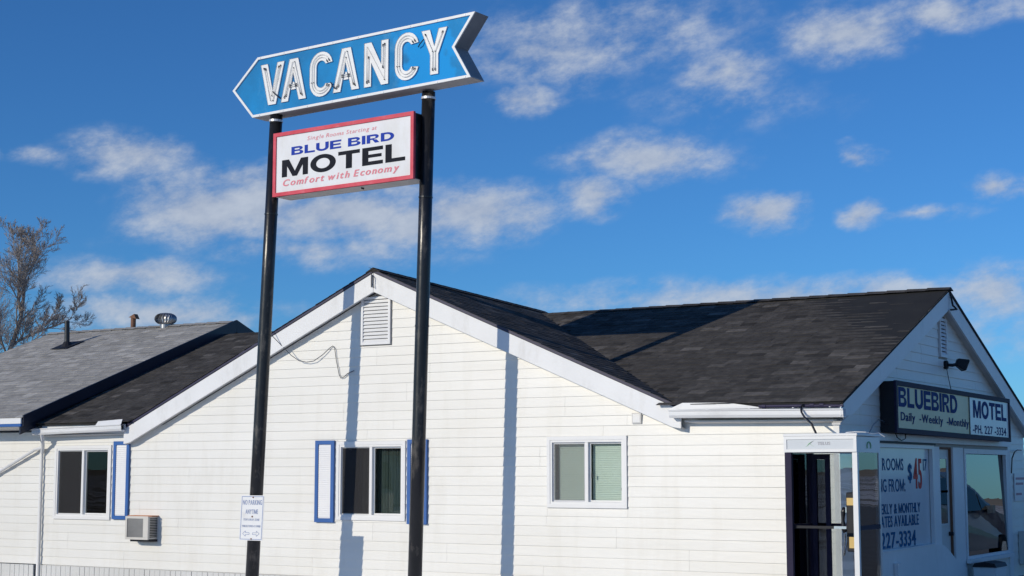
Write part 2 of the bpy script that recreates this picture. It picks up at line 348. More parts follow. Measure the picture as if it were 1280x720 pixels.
def shingles(name, o, u, v, ulen, vlen, keep, parent, material, rng, expo=.132, tabw=(.16, .34), lo=.55, hi=1.45, patch=.2, pale_hi=2.1):
    o, u, v = Vector(o), Vector(u).normalized(), Vector(v).normalized(); n = u.cross(v)
    if n.z < 0: n = -n
    mb = MB(); k = 0; y = -.02
    while y < vlen:
        x = -rng.uniform(0, .3); y1 = min(y + expo, vlen + .01)
        while x < ulen:
            w = rng.uniform(*tabw); a, b = max(x, 0), min(x + w, ulen)
            if b - a > .02:
                c = o + u * ((a+b)/2) + v * ((y+y1)/2)
                if keep(c.x, c.y, c.z):
                    h = .006 + rng.uniform(0, .003) + (.003 if rng.random() < patch else 0)
                    t = rng.uniform(lo, hi) if rng.random() < .35 else (rng.uniform(1.4, pale_hi) if rng.random() < .10 else rng.uniform(.85, 1.12))  # a few tabs get a much paler tone at random
                    j = rng.uniform(-.006, .006)
                    P = lambda uu, vv, hh: o + u*uu + v*vv + n*hh
                    mb.add([P(a, y+j, .001), P(b, y+j, .001), P(b, y+j, h), P(a, y+j, h), P(a, y1+.03, .003), P(b, y1+.03, .003)],
                           [(0,1,2,3), (3,2,5,4), (0,3,4), (1,5,2)], t)
            x += w
        y += expo; k += 1
    return mb.build(name, material, parent, kind='stuff', recalc=False)
def block(c):
    h, w, t, b = .70, .66, .185, .145; P = []; Q = []
    def poly(*p): n = len(P); P.extend(p); Q.append(tuple(range(n, n+len(p))))
    def band(o, i):
        for k in range(len(o)-1): poly(o[k], i[k], i[k+1], o[k+1])
    def ell(cx, cy, rx, ry, a0, a1, n=16): return [(cx + rx*math.cos(R(a0+(a1-a0)*k/n)), cy + ry*math.sin(R(a0+(a1-a0)*k/n))) for k in range(n+1)]
    box = lambda x0, x1, y0, y1: poly((x0,y0), (x1,y0), (x1,y1), (x0,y1))
    if c == 'I': box(0, t, 0, h)
    elif c == 'L': box(0, t, 0, h); box(t, w*.88, 0, b)
    elif c == 'T': box(0, w, h-b, h); box(w/2-t/2, w/2+t/2, 0, h-b)
    elif c == 'E':
        box(0, t, 0, h); box(t, w*.94, 0, b); box(t, w*.94, h-b, h); box(t, w*.88, h/2-b*.42, h/2+b*.45)
    elif c == 'O':
        w = .80; band(ell(w/2, h/2, w/2, h/2+.012, 0, 360, 36), ell(w/2, h/2, w/2-t, h/2-b, 0, 360, 36))
    elif c == 'U':
        w = .70; y = .27; box(0, t, y, h); box(w-t, w, y, h); band(ell(w/2, y, w/2, y+.012, 180, 360), ell(w/2, y, w/2-t, y-b, 180, 360))
    elif c == 'D':
        w = .70; x = .30; box(0, t, 0, h); box(t, x, 0, b); box(t, x, h-b, h); band(ell(x, h/2, w-x, h/2, 90, -90), ell(x, h/2, w-x-t, h/2-b, 90, -90))
    elif c in 'BR':
        m_, x = .365 if c == 'B' else .33, .40; g = b*.42; box(0, t, 0, h); box(t, x, h-b, h); box(t, x, m_-g, m_+g)
        band(ell(x, (m_+h)/2, w*.97-x, (h-m_)/2, 90, -90), [(q[0], q[1]) for q in ell(x, (m_+g+h-b)/2, w*.97-x-t*.9, (h-b-m_-g)/2, 90, -90)])
        if c == 'B': box(t, x, 0, b); band(ell(x, m_/2, w-x+.02, m_/2, 90, -90), ell(x, (m_-g+b)/2, w-x+.02-t, (m_-g-b)/2, 90, -90))
        else: poly((x-.10, m_-g), (w*.97-t*1.05, 0), (w*1.03, 0), (x+.12, m_-g-.0005), (x, m_-g))
    elif c == 'M':
        w = .84; t2 = t*.9
        p = [(0,0),(t2,0),(t2,h*.62),(w/2-t2*.42,0),(w/2+t2*.42,0),(w-t2,h*.62),(w-t2,0),(w,0),(w,h),(w-t2*1.35,h),(w/2,h*.30),(t2*1.35,h),(0,h)]
        n = len(P); P.extend(p); Q.extend(tuple(n+i for i in q) for q in [(0,1,2,12),(12,2,11),(11,2,3,10),(10,3,4),(10,4,5,9),(9,5,8),(8,5,6,7)])
    return P, Q
def _char(sb, off, shear):
    if off == 'block': return block(sb)
    if sb == 'M' and off != 'block' and off > .01:
        h_, w_, t_ = .70, .74, .085
        p = [(0,0),(t_,0),(t_,h_*.60),(w_/2-.03,0),(w_/2+.03,0),(w_-t_,h_*.60),(w_-t_,0),(w_,0),(w_,h_),(w_-t_*1.15,h_),(w_/2,h_*.30),(t_*1.15,h_),(0,h_)]
        q = [(0,1,2,12),(12,2,11),(11,2,3,10),(10,3,4),(10,4,5,9),(9,5,8),(8,5,6,7)]
        return p, q
    cu = bpy.data.curves.new('t', 'FONT'); cu.body = sb; cu.offset = off; cu.shear = shear; cu.size = 1; cu.resolution_u = 3
    to = bpy.data.objects.new('t', cu); col.objects.link(to)
    me = bpy.data.meshes.new_from_object(to.evaluated_get(bpy.context.evaluated_depsgraph_get()))
    bpy.data.objects.remove(to); bpy.data.curves.remove(cu)
    vs = [(v.co.x, v.co.y) for v in me.vertices]; fs = [tuple(p.vertices) for p in me.polygons]; bpy.data.meshes.remove(me)
    return vs, fs
_cache = {}
def text_mesh(s, fr, s0, s1, z0, z1, d, material, parent, name='lettering', bold=0., shear=0., th=.003, split=False, gap=.0):
    """flat lettering fitted to the rectangle s0..s1, z0..z1; bold strokes are layered copies; split = one object per letter"""
    off = min(bold, .012); blk = bold > .025 and set(s) <= set('BLUE IRDMOT'); off = 'block' if blk else off
    ch = []; pos = 0.
    for c in s:
        if c == ' ': pos += .30; continue
        if (c, off, shear) not in _cache: _cache[(c, off, shear)] = _char(c, off, shear)
        vs, fs = _cache[(c, off, shear)]
        a, b = min(v[0] for v in vs), max(v[0] for v in vs)
        ch.append((pos - a, vs, fs)); pos += (b - a) + (.075 if blk else .085 + bold*1.6 + gap)
    sh = (-bold, -bold*.5, 0, bold*.5, bold) if bold > .012 and not blk else (0,)
    xs = [v[0] + p + q for p, vs, _ in ch for v in vs for q in (sh[0], sh[-1])]; ys = [v[1] for _, vs, _ in ch for v in vs]
    x0, x1, y0, y1 = min(xs), max(xs), min(ys), max(ys)
    groups = [[c] for c in ch] if split else [ch]; out = []
    for g_ in groups:
        mb = MB()
        for p, vs, fs in g_:
            for li, q in enumerate(sh):
                for layer in ((th + li*.00025,) if not split or li else (th, 0)):
                    mb.add([fr(s0 + (v[0]+p+q-x0)/(x1-x0)*(s1-s0), d + layer, z0 + (v[1]-y0)/(y1-y0)*(z1-z0)) for v in vs], fs)
        o = mb.build('letter' if split else name, material, parent, recalc=False, kind=None if split else 'stuff'); out.append(o)
    return out

# ------------------------------------------------------------------ ground, hills
g = MB(); n = 24
for i in range(n + 1):
    for j in range(n + 1):
        f = lambda t: math.copysign(abs(t) ** 2.2, t) * 2500
        g.v.append((f(-1 + 2*i/n), f(-1 + 2*j/n), 0.))
for i in range(n):
    for j in range(n):
        a = i*(n+1) + j; g.f.append((a, a+n+1, a+n+2, a+1))
tag(g.build('ground', 'ground_mix', recalc=False), kind='structure')
h = MB(); nseg = 180; rh = random.Random(5); ph = [rh.uniform(0, 6.28) for _ in range(8)]
for i in range(nseg):
    a = 2*math.pi*i/nseg
    hh = 2.2 + .7*math.sin(3*a+ph[0]) + .5*math.sin(7*a+ph[1]) + .6*math.sin(17*a+ph[2]) + .3*math.sin(41*a+ph[3])
    for (r_, z_) in ((700, -.5), (860, max(1.5, hh)*.8), (1000, max(2, hh)), (1500, -.5)):
        h.v.append((r_*math.cos(a), r_*math.sin(a), z_))
for i in range(nseg):
    for k in range(3):
        a = i*4+k; b = ((i+1) % nseg)*4+k; h.f.append((a, b, b+1, a+1))
for nm, x0, x1, y0, y1, m_ in (('unseen_dark_lot', 7.6, 34, -13, 60, 'asphalt'), ('walkway', 6.0, 7.6, -2.2, 9.5, 'concrete')):  # dark lot added out of view to cut bounce light on the office wall
    q = MB(); zz = .004 if nm == 'unseen_dark_lot' else .05
    if nm == 'walkway': q.box(x0, x1, y0, y1, .0, zz)
    else: q.add([(x0,y0,zz),(x1,y0,zz),(x1,y1,zz),(x0,y1,zz)], [(0,1,2,3)])
    tag(q.build(nm, m_, recalc=nm == 'walkway'), kind='structure')
tag(h.build('hills', 'hill_grass', smooth=True), kind='structure')

# ------------------------------------------------------------------ the motel
motel = thing('motel_building', (0.1, 4, 0), 'white clapboard motel with black shingle roof and a cross gable facing the road', 'motel')
RX, RZ0, RZ1 = .105, 4.515, 4.31          # cross gable: ridge x, ridge height front/back, slope
GSL, GSR = .444, .425
GL, GR = -4.62, 4.80                              # its eaves
GY = -.15                                         # its front edge
EY, EZ = -.20, 2.54                              # main eave
PY, XE = 4.07, 6.885                                # main ridge y, right end of the roof
XW = -6.50                                        # left end of the black roof
def ridge_z(x): return 4.19 + .06 * (x - XW) / (XE - XW)
def main_z(x, y):
    t = (y - EY) / (PY - EY) if y <= PY else (2*PY - EY - y) / (PY - EY)
    ez = EZ if x > 0 else EZ - .05
    return ez + t * (ridge_z(x) - ez)
def gab_z(x, y): return RZ0 + (RZ1 - RZ0) * (y - GY) / (4.4 - GY) - (GSR*(x-RX) if x > RX else GSL*(RX-x))
# window openings (s0, s1, z0, z1)
W_L, W_M, W_R = (-6.21, -5.03, 1.02, 2.10), (-.565, .555, 1.09, 2.11), (2.86, 3.955, 1.30, 2.14)
SK = .27
core = MB(); wall_core(core, FR, -6.55, XS - .001, SK, 2.429, [W_L, W_M, W_R])
SOF = .285                                        # soffit below the shingles at the rake
def gtop(x): return gab_z(x, 0) - SOF
zt = 2.429
xl = RX - (RZ0 - SOF - zt) / GSL; xr = RX + (RZ0 - SOF - zt) / GSR
core.prism([(xl, 0, zt), (xr, 0, zt), (RX, 0, RZ0 - SOF)], (0, .14, 0))
front = core.build('front_wall', 'wall_core', motel)
lim = lambda z: (RX - (RZ0 - SOF - .01 - z) / GSL, RX + (RZ0 - SOF - .01 - z) / GSR)
CAS = .036
def grow(h, w): return (h[0]-w, h[1]+w, h[2]-w, h[3]+w)
boards(FR, -6.55, XS - .05, SK, 2.429, [grow(w, CAS) for w in (W_L, W_M, W_R)], front, 'siding')
boards(FR, -5.2, 5.2, 2.429, RZ0 - SOF - .06, [(-.215, .34, 3.46, 4.17)], front, 'siding', limit=lim)
# vertical skirting under the siding
sl = MB().box(-.049, .049, -.03, .0, 0, SK - .012).build('skirting_slat', 'skirting', front)
x = -6.5; first = True
while x < 6.7:
    o = sl if first else sl.copy()
    if not first: col.objects.link(o); o.parent = front
    o.location = (x, -.004 + rnd.uniform(-.004, .004), 0); first = False; x += .106
MB().box(-6.55, 6.75, -.0, .1, 0, SK - .002).build('skirting_backing', 'soffit', motel)
# right-hand office wall
W1, DR, W2 = (.50, 3.42, .765, 2.05), (3.72, 4.36, .12, 2.06), (4.93, 7.06, .53, 1.99)
core = MB(); wall_core(core, FC, .001, 8.3,   .12, 2.406, [W1, DR, W2])
sg = (ridge_z(XE) - EZ) / (PY - EY)
def ytop(y): return main_z(6.9, y) - .27
core.prism([(XS, .001, 2.406), (XS, 8.3, 2.406), (XS, PY + (ytop(PY)-2.406)/sg, 2.406), (XS, PY, ytop(PY)), (XS, PY - (ytop(PY)-2.406)/sg, 2.406)], (-.14, 0, 0))
side = core.build('office_wall', 'wall_core', motel)
bl = [grow(W1, .09), (3.40, 3.75, 0, 2.2), grow(DR, .09), (4.3, 4.95, 0, 2.2), grow(W2, .09), (.4, 7.35, 2.06, 2.20)]
bl = [(.4, 7.32, 0, 2.20)]
boards(FC, .06, 8.3, .12, 2.406, bl, side, 'siding_shade')
limy = lambda z: (PY - (ytop(PY) - .01 - z) / sg, PY + (ytop(PY) - .01 - z) / sg)
boards(FC, .06, 8.3, 2.406, ytop(PY) - .05, [(3.93, 4.33, 3.27, 3.87)], side, 'siding_shade', limit=limy)
# plain far walls
MB().box(-6.5, 6.6, 8.14, 8.28, 0, 2.4).build('rear_wall', 'siding', motel)
# corner posts
MB().box(XS - .049, XS + .024, -.024, .058, .1, 2.33).build('corner_post', 'trim', motel)
MB().box(-6.59, -6.551, -.026, .0, .02, 2.2).build('corner_post', 'trim', motel)
# ---------------- roof
rf = MB(); T = .045
def slab(p, t=T): rf.prism(p, (0, 0, -t))
mz = main_z
def mquad(x0, x1, y0, y1): slab([(x0,y0,mz(x0,y0)),(x1,y0,mz(x1,y0)),(x1,y1,mz(x1,y1)),(x0,y1,mz(x0,y1))])
mquad(GR - .02, XE, EY, PY); mquad(.5, GR - .02, .5, PY)
mquad(XW, GL + .02, EY, PY); mquad(GL + .02, .0, .5, PY)
mquad(XW, XE, PY, 2*PY - EY)
slab([(RX, GY, RZ0), (GR, GY, gab_z(GR, GY)), (GR, -.2, gab_z(GR, -.2)), (RX + .5, 4.2, gab_z(RX+.5, 4.2)), (RX, 4.4, RZ1)])
slab([(RX, GY, RZ0), (RX, 4.4, RZ1), (RX - .5, 4.2, gab_z(RX-.5, 4.2)), (GL, -.2, gab_z(GL, -.2)), (GL, GY, gab_z(GL, GY))])
roof = rf.build('roof', 'felt', motel)
rs = random.Random(3)
mv = Vector((0, PY - EY, ridge_z(2) - EZ))
km = lambda x, y, z: (gab_z(x, y) < main_z(x, y) + .04) if GL < x < GR else True
sl_r = math.hypot(PY - EY, ridge_z(3.6) - EZ)
shingles('shingles', (.3, EY, EZ), (1, 0, 0), (0, PY-EY, ridge_z(3.6)-EZ), XE + .02 - .3, sl_r, km, roof, 'shingle_dark', rs)
shingles('shingles', (XW, EY, EZ - .05), (1, 0, 0), (0, PY-EY, ridge_z(-3)-EZ+.05), .5 - XW, math.hypot(PY-EY, ridge_z(-3)-EZ+.05), km, roof, 'shingle_dark', rs)
kg = lambda x, y, z: gab_z(x, y) > main_z(x, y) - .05
gvec = Vector((0, 4.4 - GY, RZ1 - RZ0))
sl_g = math.hypot(GR - RX, GSR*(GR-RX))
shingles('shingles', (GR - .045, GY - .02, gab_z(GR - .045, GY)), gvec, (RX-GR, 0, GSR*(GR-RX)), gvec.length, sl_g, kg, roof, 'shingle_dark', rs)
sl_l = math.hypot(RX - GL, GSL*(RX-GL))
shingles('shingles', (GL, GY - .02, gab_z(GL, GY)), gvec, (RX-GL, 0, GSL*(RX-GL)), gvec.length, sl_l, kg, roof, 'shingle_dark', rs)
# ridge caps
cap = MB(); x = .5
while x < XE - .1:
    z0, z1 = ridge_z(x), ridge_z(x + .3)
    cap.add([(x, PY-.13, z0-.02), (x, PY, z0+.028), (x, PY+.13, z0-.02), (x+.33, PY-.13, z1-.028), (x+.33, PY, z1+.018), (x+.33, PY+.13, z1-.028)],
            [(0,1,4,3), (1,2,5,4), (0,2,1), (3,4,5)], rs.uniform(.7, 1.3)); x += .29
y = GY - .01
while y < 4.2:
    z0 = gab_z(RX, y)
    cap.add([(RX-.13, y, z0-.035), (RX, y, z0+.03), (RX+.13, y, z0-.035), (RX-.13, y+.33, z0-.05), (RX, y+.33, z0+.012), (RX+.13, y+.33, z0-.05)],
            [(0,1,4,3), (1,2,5,4), (0,2,1), (3,4,5)], rs.uniform(.7, 1.3)); y += .29
cap.build('ridge_cap', 'shingle_dark', roof, kind='stuff', recalc=False)
# ---------------- cross gable trim
for sgn, xe in ((1, GR), (-1, GL)):
    zE = gab_z(xe, GY) - .035; zR = RZ0 - .035; hgt = .275
    xa = RX + .004*sgn
    MB().prism([(xa, GY+.006, zR), (xe, GY+.006, zE), (xe, GY+.006, zE-hgt*.86), (xe - .12*sgn, GY+.006, zE-hgt*.86+.02), (xa, GY+.006, zR-hgt)], (0, .028, 0)).build('rake_board', 'trim', motel)
    MB().prism([(xa, GY-.004, zR+.033), (xe, GY-.004, zE+.033), (xe, GY-.004, zE-.004), (xa, GY-.004, zR-.004)], (0, .009, 0)).build('drip_edge', 'purple_pipe', motel)
    MB().prism([(RX+.001*sgn, -.001, RZ0-SOF+.012), (xe, -.001, gab_z(xe, 0)-SOF+.012), (xe, GY+.035, gab_z(xe, 0)-SOF+.012), (RX+.001*sgn, GY+.035, RZ0-SOF+.012)], (0, 0, .02)).build('soffit', 'soffit', motel)
MB().box(RX-.03, RX-.014, GY-.012, GY+.005, 4.27, 4.44).build('joint_strip', 'wire', motel)
MB().tube([(RX-.02, GY-.015, 4.45), (RX+.03, GY-.02, 4.40), (RX+.02, GY-.02, 4.30), (RX+.035, GY-.02, 4.25)], .006, 6).build('loose_wire_end', 'wire', motel)
# ---------------- right eave: fascia, gutter, soffit, flashing, conduit
MB().box(GR - .02, XE - .012, EY + .035, EY + .06, 2.37, 2.50).build('eave_board', 'trim', motel)
def gutter(x0, x1, z0, z1, y0=EY + .033, drop=.0):
    pr = [(0, 0), (-.085, 0), (-.10, .03), (-.10, .075), (-.112, .088), (-.112, .098), (-.10, .098), (-.094, .085), (-.09, .012), (-.008, .012), (-.008, .1), (0, .1)]
    mb = MB(); n = len(pr)
    mb.add([(x0, y0+a, z0+b) for a, b in pr] + [(x1, y0+a, z1+b) for a, b in pr], [tuple(range(n))[::-1], tuple(range(n, 2*n))] + [(i, (i+1) % n, n+(i+1) % n, n+i) for i in range(n)])
    return mb.build('gutter', 'gutter_metal', motel)
gutter(4.70, XE + .03, 2.375, 2.345)
MB().prism([(4.84, EY+.08, 2.325), (XE-.1, EY+.08, 2.305), (XE-.1, -.026, 2.29), (4.98, -.026, 2.305)], (0, 0, .018)).build('soffit', 'soffit', motel)
MB().prism([(4.66, EY-.03, 2.475), (4.86, EY-.02, 2.555), (5.45, EY-.005, 2.545), (5.75, EY+.0, 2.50), (5.95, EY-.01, 2.468)], (0, .012, -.004)).build('flashing', 'trim', motel)
MB().tube([(5.86, EY-.02, 2.49), (6.35, EY-.025, 2.487), (XE+.02, EY-.025, 2.475)], .017, 8).build('conduit', 'purple_pipe', motel)
for xx in (5.9, 6.5, 6.62): MB().tube([(xx, EY-.022, 2.488), (xx+.05, EY-.022, 2.487)], .024, 8).build('conduit_clip', 'purple_pipe', motel)
MB().prism([(XE-.006, EY+.03, 2.50), (XE-.006, EY-.07, 2.46), (XE-.006, EY-.07, 2.36), (XE-.006, EY+.03, 2.33)], (.012, 0, 0)).build('gutter_end', 'gutter_metal', motel)
for xx in (5.2, 5.75, 6.3, 6.75): MB().box(xx, xx+.018, EY-.08, EY+.03, 2.462, 2.468).build('gutter_hanger', 'aluminium', motel)
# ---------------- left eave
MB().box(XW + .1, GL + .02, EY + .035, EY + .06, 2.32, 2.45).build('eave_board', 'trim', motel)
gutter(-6.52, GL + .06, 2.30, 2.345)
MB().prism([(-6.4, EY+.08, 2.285), (GL+.05, EY+.08, 2.30), (GL+.05, -.026, 2.29), (-6.4, -.026, 2.275)], (0, 0, .016)).build('soffit', 'soffit', motel)
MB().prism([(-5.12, EY-.07, 2.415), (-4.56, EY-.07, 2.44), (-4.58, EY-.02, 2.52), (-5.10, EY-.02, 2.495)], (0, .006, .003)).build('flashing', 'trim', motel)
MB().tube([(-6.33, EY-.03, 2.31), (-6.36, EY+.02, 2.22), (-6.42, -.12, 2.14), (-6.50, -.055, 2.02)], .030, 8).build('downpipe', 'gutter_metal', motel)
MB().tube([(-6.505, -.05, 2.06), (-6.50, -.05, .02)], .020, 8).build('downpipe', 'soffit', motel)
# ---------------- office gable trim
for sgn in (-1, 1):
    ye = PY + sgn*(PY-EY); zP = main_z(XE, PY) - .03; zE = main_z(XE, PY + sgn*(PY-EY)) - .03; hg = .27
    ya = PY + .003*sgn
    MB().prism([(XE-.03, ya, zP), (XE-.03, ye, zE), (XE-.03, ye, zE-.16), (XE-.03, ye - .35*sgn, zE-.12), (XE-.03, ya, zP-hg)], (.026, 0, 0)).build('rake_board', 'trim', motel)
    MB().prism([(XE-.004, ya, zP+.03), (XE-.004, ye, zE+.03), (XE-.004, ye, zE-.012), (XE-.004, ya, zP-.012)], (.012, 0, 0)).build('drip_edge', 'felt', motel)
    MB().prism([(XS+.001, PY+.001*sgn, zP-.25), (XE-.031, PY+.001*sgn, zP-.25), (XE-.031, ye, zE-.25), (XS+.001, ye, zE-.25)], (0, 0, .02)).build('soffit', 'soffit', motel)
MB().tube([(XE+.01, PY+.05, 4.18), (XE+.03, PY+.08, 4.02), (XE+.06, PY+.16, 3.97), (XE+.03, PY-.02, 3.95)], .014, 6).build('cable_bracket', 'dark_metal', motel)

# ---------------- windows in the front wall
def window(fr, o, parent, kind):
    s0, s1, z0, z1 = o; sm = (s0+s1)/2
    wf = MB(); ring(wf, fr, s0-CAS+.003, s1+CAS-.003, z0-CAS+.003, z1+CAS-.003, CAS+.012, .001, .032)
    w = wf.build('window', 'vinyl', parent)
    f = MB(); ring(f, fr, s0+.009, s1-.009, z0+.009, z1-.009, .034, -.07, .024); f.box(sm-.022, sm+.022, -.05, .018, z0+.043, z1-.043, fr)
    f.build('frame', 'vinyl', w)
    a = s0+.043; b = s1-.043
    for (p, q, d) in ((a, sm-.022, -.012), (sm+.022, b, -.030)):
        sa = MB(); ring(sa, fr, p+.001, q-.001, z0+.045, z1-.045, .020, d-.012, d+.010); sa.build('sash', 'aluminium' if kind == 'R' and p == a else 'vinyl', w)
        MB().box(p+.021, q-.021, d-.003, d+.003, z0+.065, z1-.065, fr).build('pane', 'pane', w)
    MB().box(a+.012, sm-.034, .0005, .0025, z0+.056, z1-.056, fr).build('insect_screen', 'screen_light' if kind == 'R' else 'screen', w)
    room = MB(); D = .9
    P = lambda s, d, z: fr(s, d, z)
    x0, x1, y0, y1 = s0+.01, s1-.01, z0+.01, z1-.01
    room.add([P(x0,-.075,y0),P(x1,-.075,y0),P(x1,-.075,y1),P(x0,-.075,y1),P(x0,-D,y0),P(x1,-D,y0),P(x1,-D,y1),P(x0,-D,y1)], [(4,5,6,7),(0,1,5,4),(1,2,6,5),(2,3,7,6),(3,0,4,7)])
    room.build('room_interior', 'room_dark', w)
    if kind == 'R':
        b = MB(); z = z0 + .05; i = 0
        for (p, q) in ((s0+.085, sm-.01), (sm+.035, s1-.05)):
            z = z0 + .05
            while z < z1 - .06:
                b.prism([fr(p, -.085, z), fr(p, -.098, z+.022), fr(q, -.098, z+.022), fr(q, -.085, z)], (0, -.0015, .001)); z += .0225
        b.build('blind', 'blind_green', w, kind='stuff')
        MB().tube([fr(s1-.075, -.078, z1-.1), fr(s1-.072, -.078, z0+.25), fr(s1-.06, -.078, z0+.17), fr(s1-.09, -.078, z0+.15), fr(s1-.10, -.078, z0+.22)], .004, 5).build('blind_cord', 'wire', w)
        MB().box(sm+.062, sm+.075, -.02, .0, z0+.35, z0+.40, fr).build('latch', 'dark_metal', w)
    else:
        # gathered curtain behind the left half
        def drape(p, q, m_):
            c = MB(); n = 40
            for i in range(n+1):
                s = p + (q-p)*i/n; d = -.12 + .018*math.sin(i*1.9) + .008*math.sin(i*.7)
                c.v += [fr(s, d, z0+.03), fr(s, d, z1-.03)]
            for i in range(n): c.f.append((2*i, 2*i+2, 2*i+3, 2*i+1))
            c.build('curtain', m_, w, recalc=False, smooth=True)
        if kind == 'L': drape(s0+.06, sm-.02, 'curtain_grey'); MB().box(sm+.08, s1-.05, -.14, -.12, z1-.115, z1-.09, fr).build('curtain_rod', 'vinyl', w)
        else: drape(s0+.28, sm-.02, 'curtain_grey'); drape(sm+.0, s1-.02, 'sheer_green'); MB().box(s0+.10, s0+.14, -.1, -.08, z1-.085, z1-.068, fr).build('rod_bracket', 'vinyl', w)
    return w
window(FR, W_L, motel, 'L'); window(FR, W_M, motel, 'M'); window(FR, W_R, motel, 'R')
def shutter(s0, s1, z0, z1):
    m_ = MB(); ring(m_, FR, s0, s1, z0, z1, .055, .018, .045); o = m_.build('shutter', 'blue_trim', motel)
    MB().box(s0+.056, s1-.056, .016, .030, z0+.056, z1-.056, FR).build('panel', 'shutter_white', o)
    z = z0 + .075; sb = MB()
    while z < z1 - .08:
        sb.prism([FR(s0+.06, .0305, z), FR(s0+.06, .038, z), FR(s0+.06, .0305, z+.026)], (s1-s0-.12, 0, 0)); z += .03
    sb.build('louvre', 'shutter_white', o, kind='stuff')
shutter(-4.935, -4.60, 1.00, 2.19); shutter(-.965, -.63, 1.02, 2.16); shutter(.63, .955, 1.02, 2.16)
# gable vents
def vent(fr, s0, s1, z0, z1, n, pw):
    m_ = MB(); ring(m_, fr, s0, s1, z0, z1, .035, .001, .034); o = m_.build('gable_vent', 'trim', motel)
    MB().box(s0+.036, s1-.036, -.03, .002, z0+.036, z1-.036, fr).build('vent_backing', 'room_dark', o)
    st = (z1-z0-.07)/n
    for i in range(n):
        z = z0 + .036 + i*st
        MB().hexa([fr(s0+.036,.031,z), fr(s1-.036,.031,z), fr(s1-.036,.026,z-.003), fr(s0+.036,.026,z-.003), fr(s0+.036,.010,z+st*.80), fr(s1-.036,.010,z+st*.80), fr(s1-.036,.005,z+st*.78), fr(s0+.036,.005,z+st*.78)]).build('slat', 'trim', o)
    return o
vent(FR, -.19, .315, 3.48, 4.15, 12, .5); vent(FC, 3.97, 4.29, 3.30, 3.84, 9, .4)
# small cover plate and cable over the wall
jb = MB().box(4.07, 4.20, .012, .035, 2.32, 2.455, FR).build('cover_plate', 'soffit', motel)
MB().box(4.085, 4.185, .0352, .039, 2.335, 2.44, FR).build('cover_lid', 'vinyl', jb)

# ---------------- office front: painted window, door, big window
pan = MB()
ring(pan, FC, W1[0]-.07, W1[1]+.05, W1[2]-.07, W1[3]+.05, .075, .001, .05); w1 = pan.build('window', 'vinyl', motel, label='shop window painted with room rates')
MB().box(W1[0]+.006, W1[1]-.026, -.02, -.004, W1[2]+.006, W1[3]-.026, FC).build('painted_pane', 'panel_white', w1)
TXT = [('SINGLE ROOMS', 2.33 - 1.62, 2.33, 1.738, 1.892, .012), ('STARTING FROM:', 2.386 - 1.80, 2.386, 1.47, 1.634, .012),
       ('WEEKLY & MONTHLY', 2.976 - 1.84, 2.976, 1.198, 1.325, .02), ('RATES AVAILABLE', 2.893 - 1.60, 2.893, 1.035, 1.175, .02), ('227-3334', 1.40, 2.76, .775, .975, .02)]
for (t, a, b, z0, z1, bd) in TXT: text_mesh(t, FC, a, b, z0, z1, -.004, 'text_window', w1, bold=bd, split=True)
text_mesh('$', FC, 2.50, 2.672, 1.575, 1.83, -.004, 'text_window', w1, bold=.02, split=True)
text_mesh('45', FC, 2.725, 3.08, 1.50, 1.90, -.004, 'text_red', w1, bold=.03, split=True)
text_mesh('17', FC, 3.14, 3.30, 1.735, 1.89, -.004, 'text_window', w1, bold=.01, split=True)
# lower panels, posts, head board
for (a, b, z0, z1, nm, d) in ((.42, 3.47, .10, .69, 'lower_panel', .02), (4.86, 7.14, .10, .44, 'lower_panel', .02)):
    MB().box(a, b, .0015, d, z0, z1, FC).build(nm, 'siding_shade', motel)
MB().box(3.475, 3.72, .0015, .045, .10, 2.06, FC).build('door_post', 'trim', motel)
MB().box(4.36, 4.845, .0015, .040, .10, 2.06, FC).build('door_post', 'trim', motel)
MB().box(7.13, 7.32, .0015, .045, .10, 2.06, FC).build('door_post', 'trim', motel)
MB().box(.42, 7.32, .0015, .060, 2.105, 2.195, FC).build('head_board', 'trim', motel)
MB().box(.42, 3.47, .05, .075, 2.075, 2.10, FC).build('head_flashing', 'dark_metal', motel)
d_ = MB().box(DR[0]+.03, DR[1]-.03, -.06, -.02, .13, 2.03, FC).build('office_door', 'door_white', motel)
jm = MB(); jm.box(DR[0]+.001, DR[0]+.029, -.07, .012, .12, 2.059, FC); jm.box(DR[1]-.029, DR[1]-.001, -.07, .012, .12, 2.059, FC); jm.box(DR[0]+.03, DR[1]-.03, -.07, .012, 2.031, 2.059, FC)
jm.build('door_frame', 'rust', motel)
for (z0, z1) in ((1.02, 1.44), (1.47, 1.90)):
    k = MB(); ring(k, FC, 3.80, 4.22, z0-.03, z1+.03, .03, -.0195, -.004); k.build('pane_frame', 'door_white', d_)
    MB().box(3.831, 4.189, -.015, -.010, z0+.001, z1-.001, FC).build('pane', 'shop_glass', d_)
MB().box(3.831, 4.189, -.0194, -.0162, 1.475, 1.895, FC).build('pane_reflection', 'curtain_grey', d_)  # grey sheet stands in for the reflection that brightens the upper pane
MB().tube([(XS-.02, 4.27, .875), (XS+.04, 4.27, .875)], [.03, .026], 10).build('door_handle', 'dark_metal', d_)
pan = MB(); ring(pan, FC, W2[0]-.06, W2[1]+.06, W2[2]-.06, W2[3]+.06, .07, .001, .05)
w2 = pan.build('window', 'trim', motel, label='large plain shop window mirroring a parked car')
gl = MB(); tl = .050       # the old pane leans back a little at the top
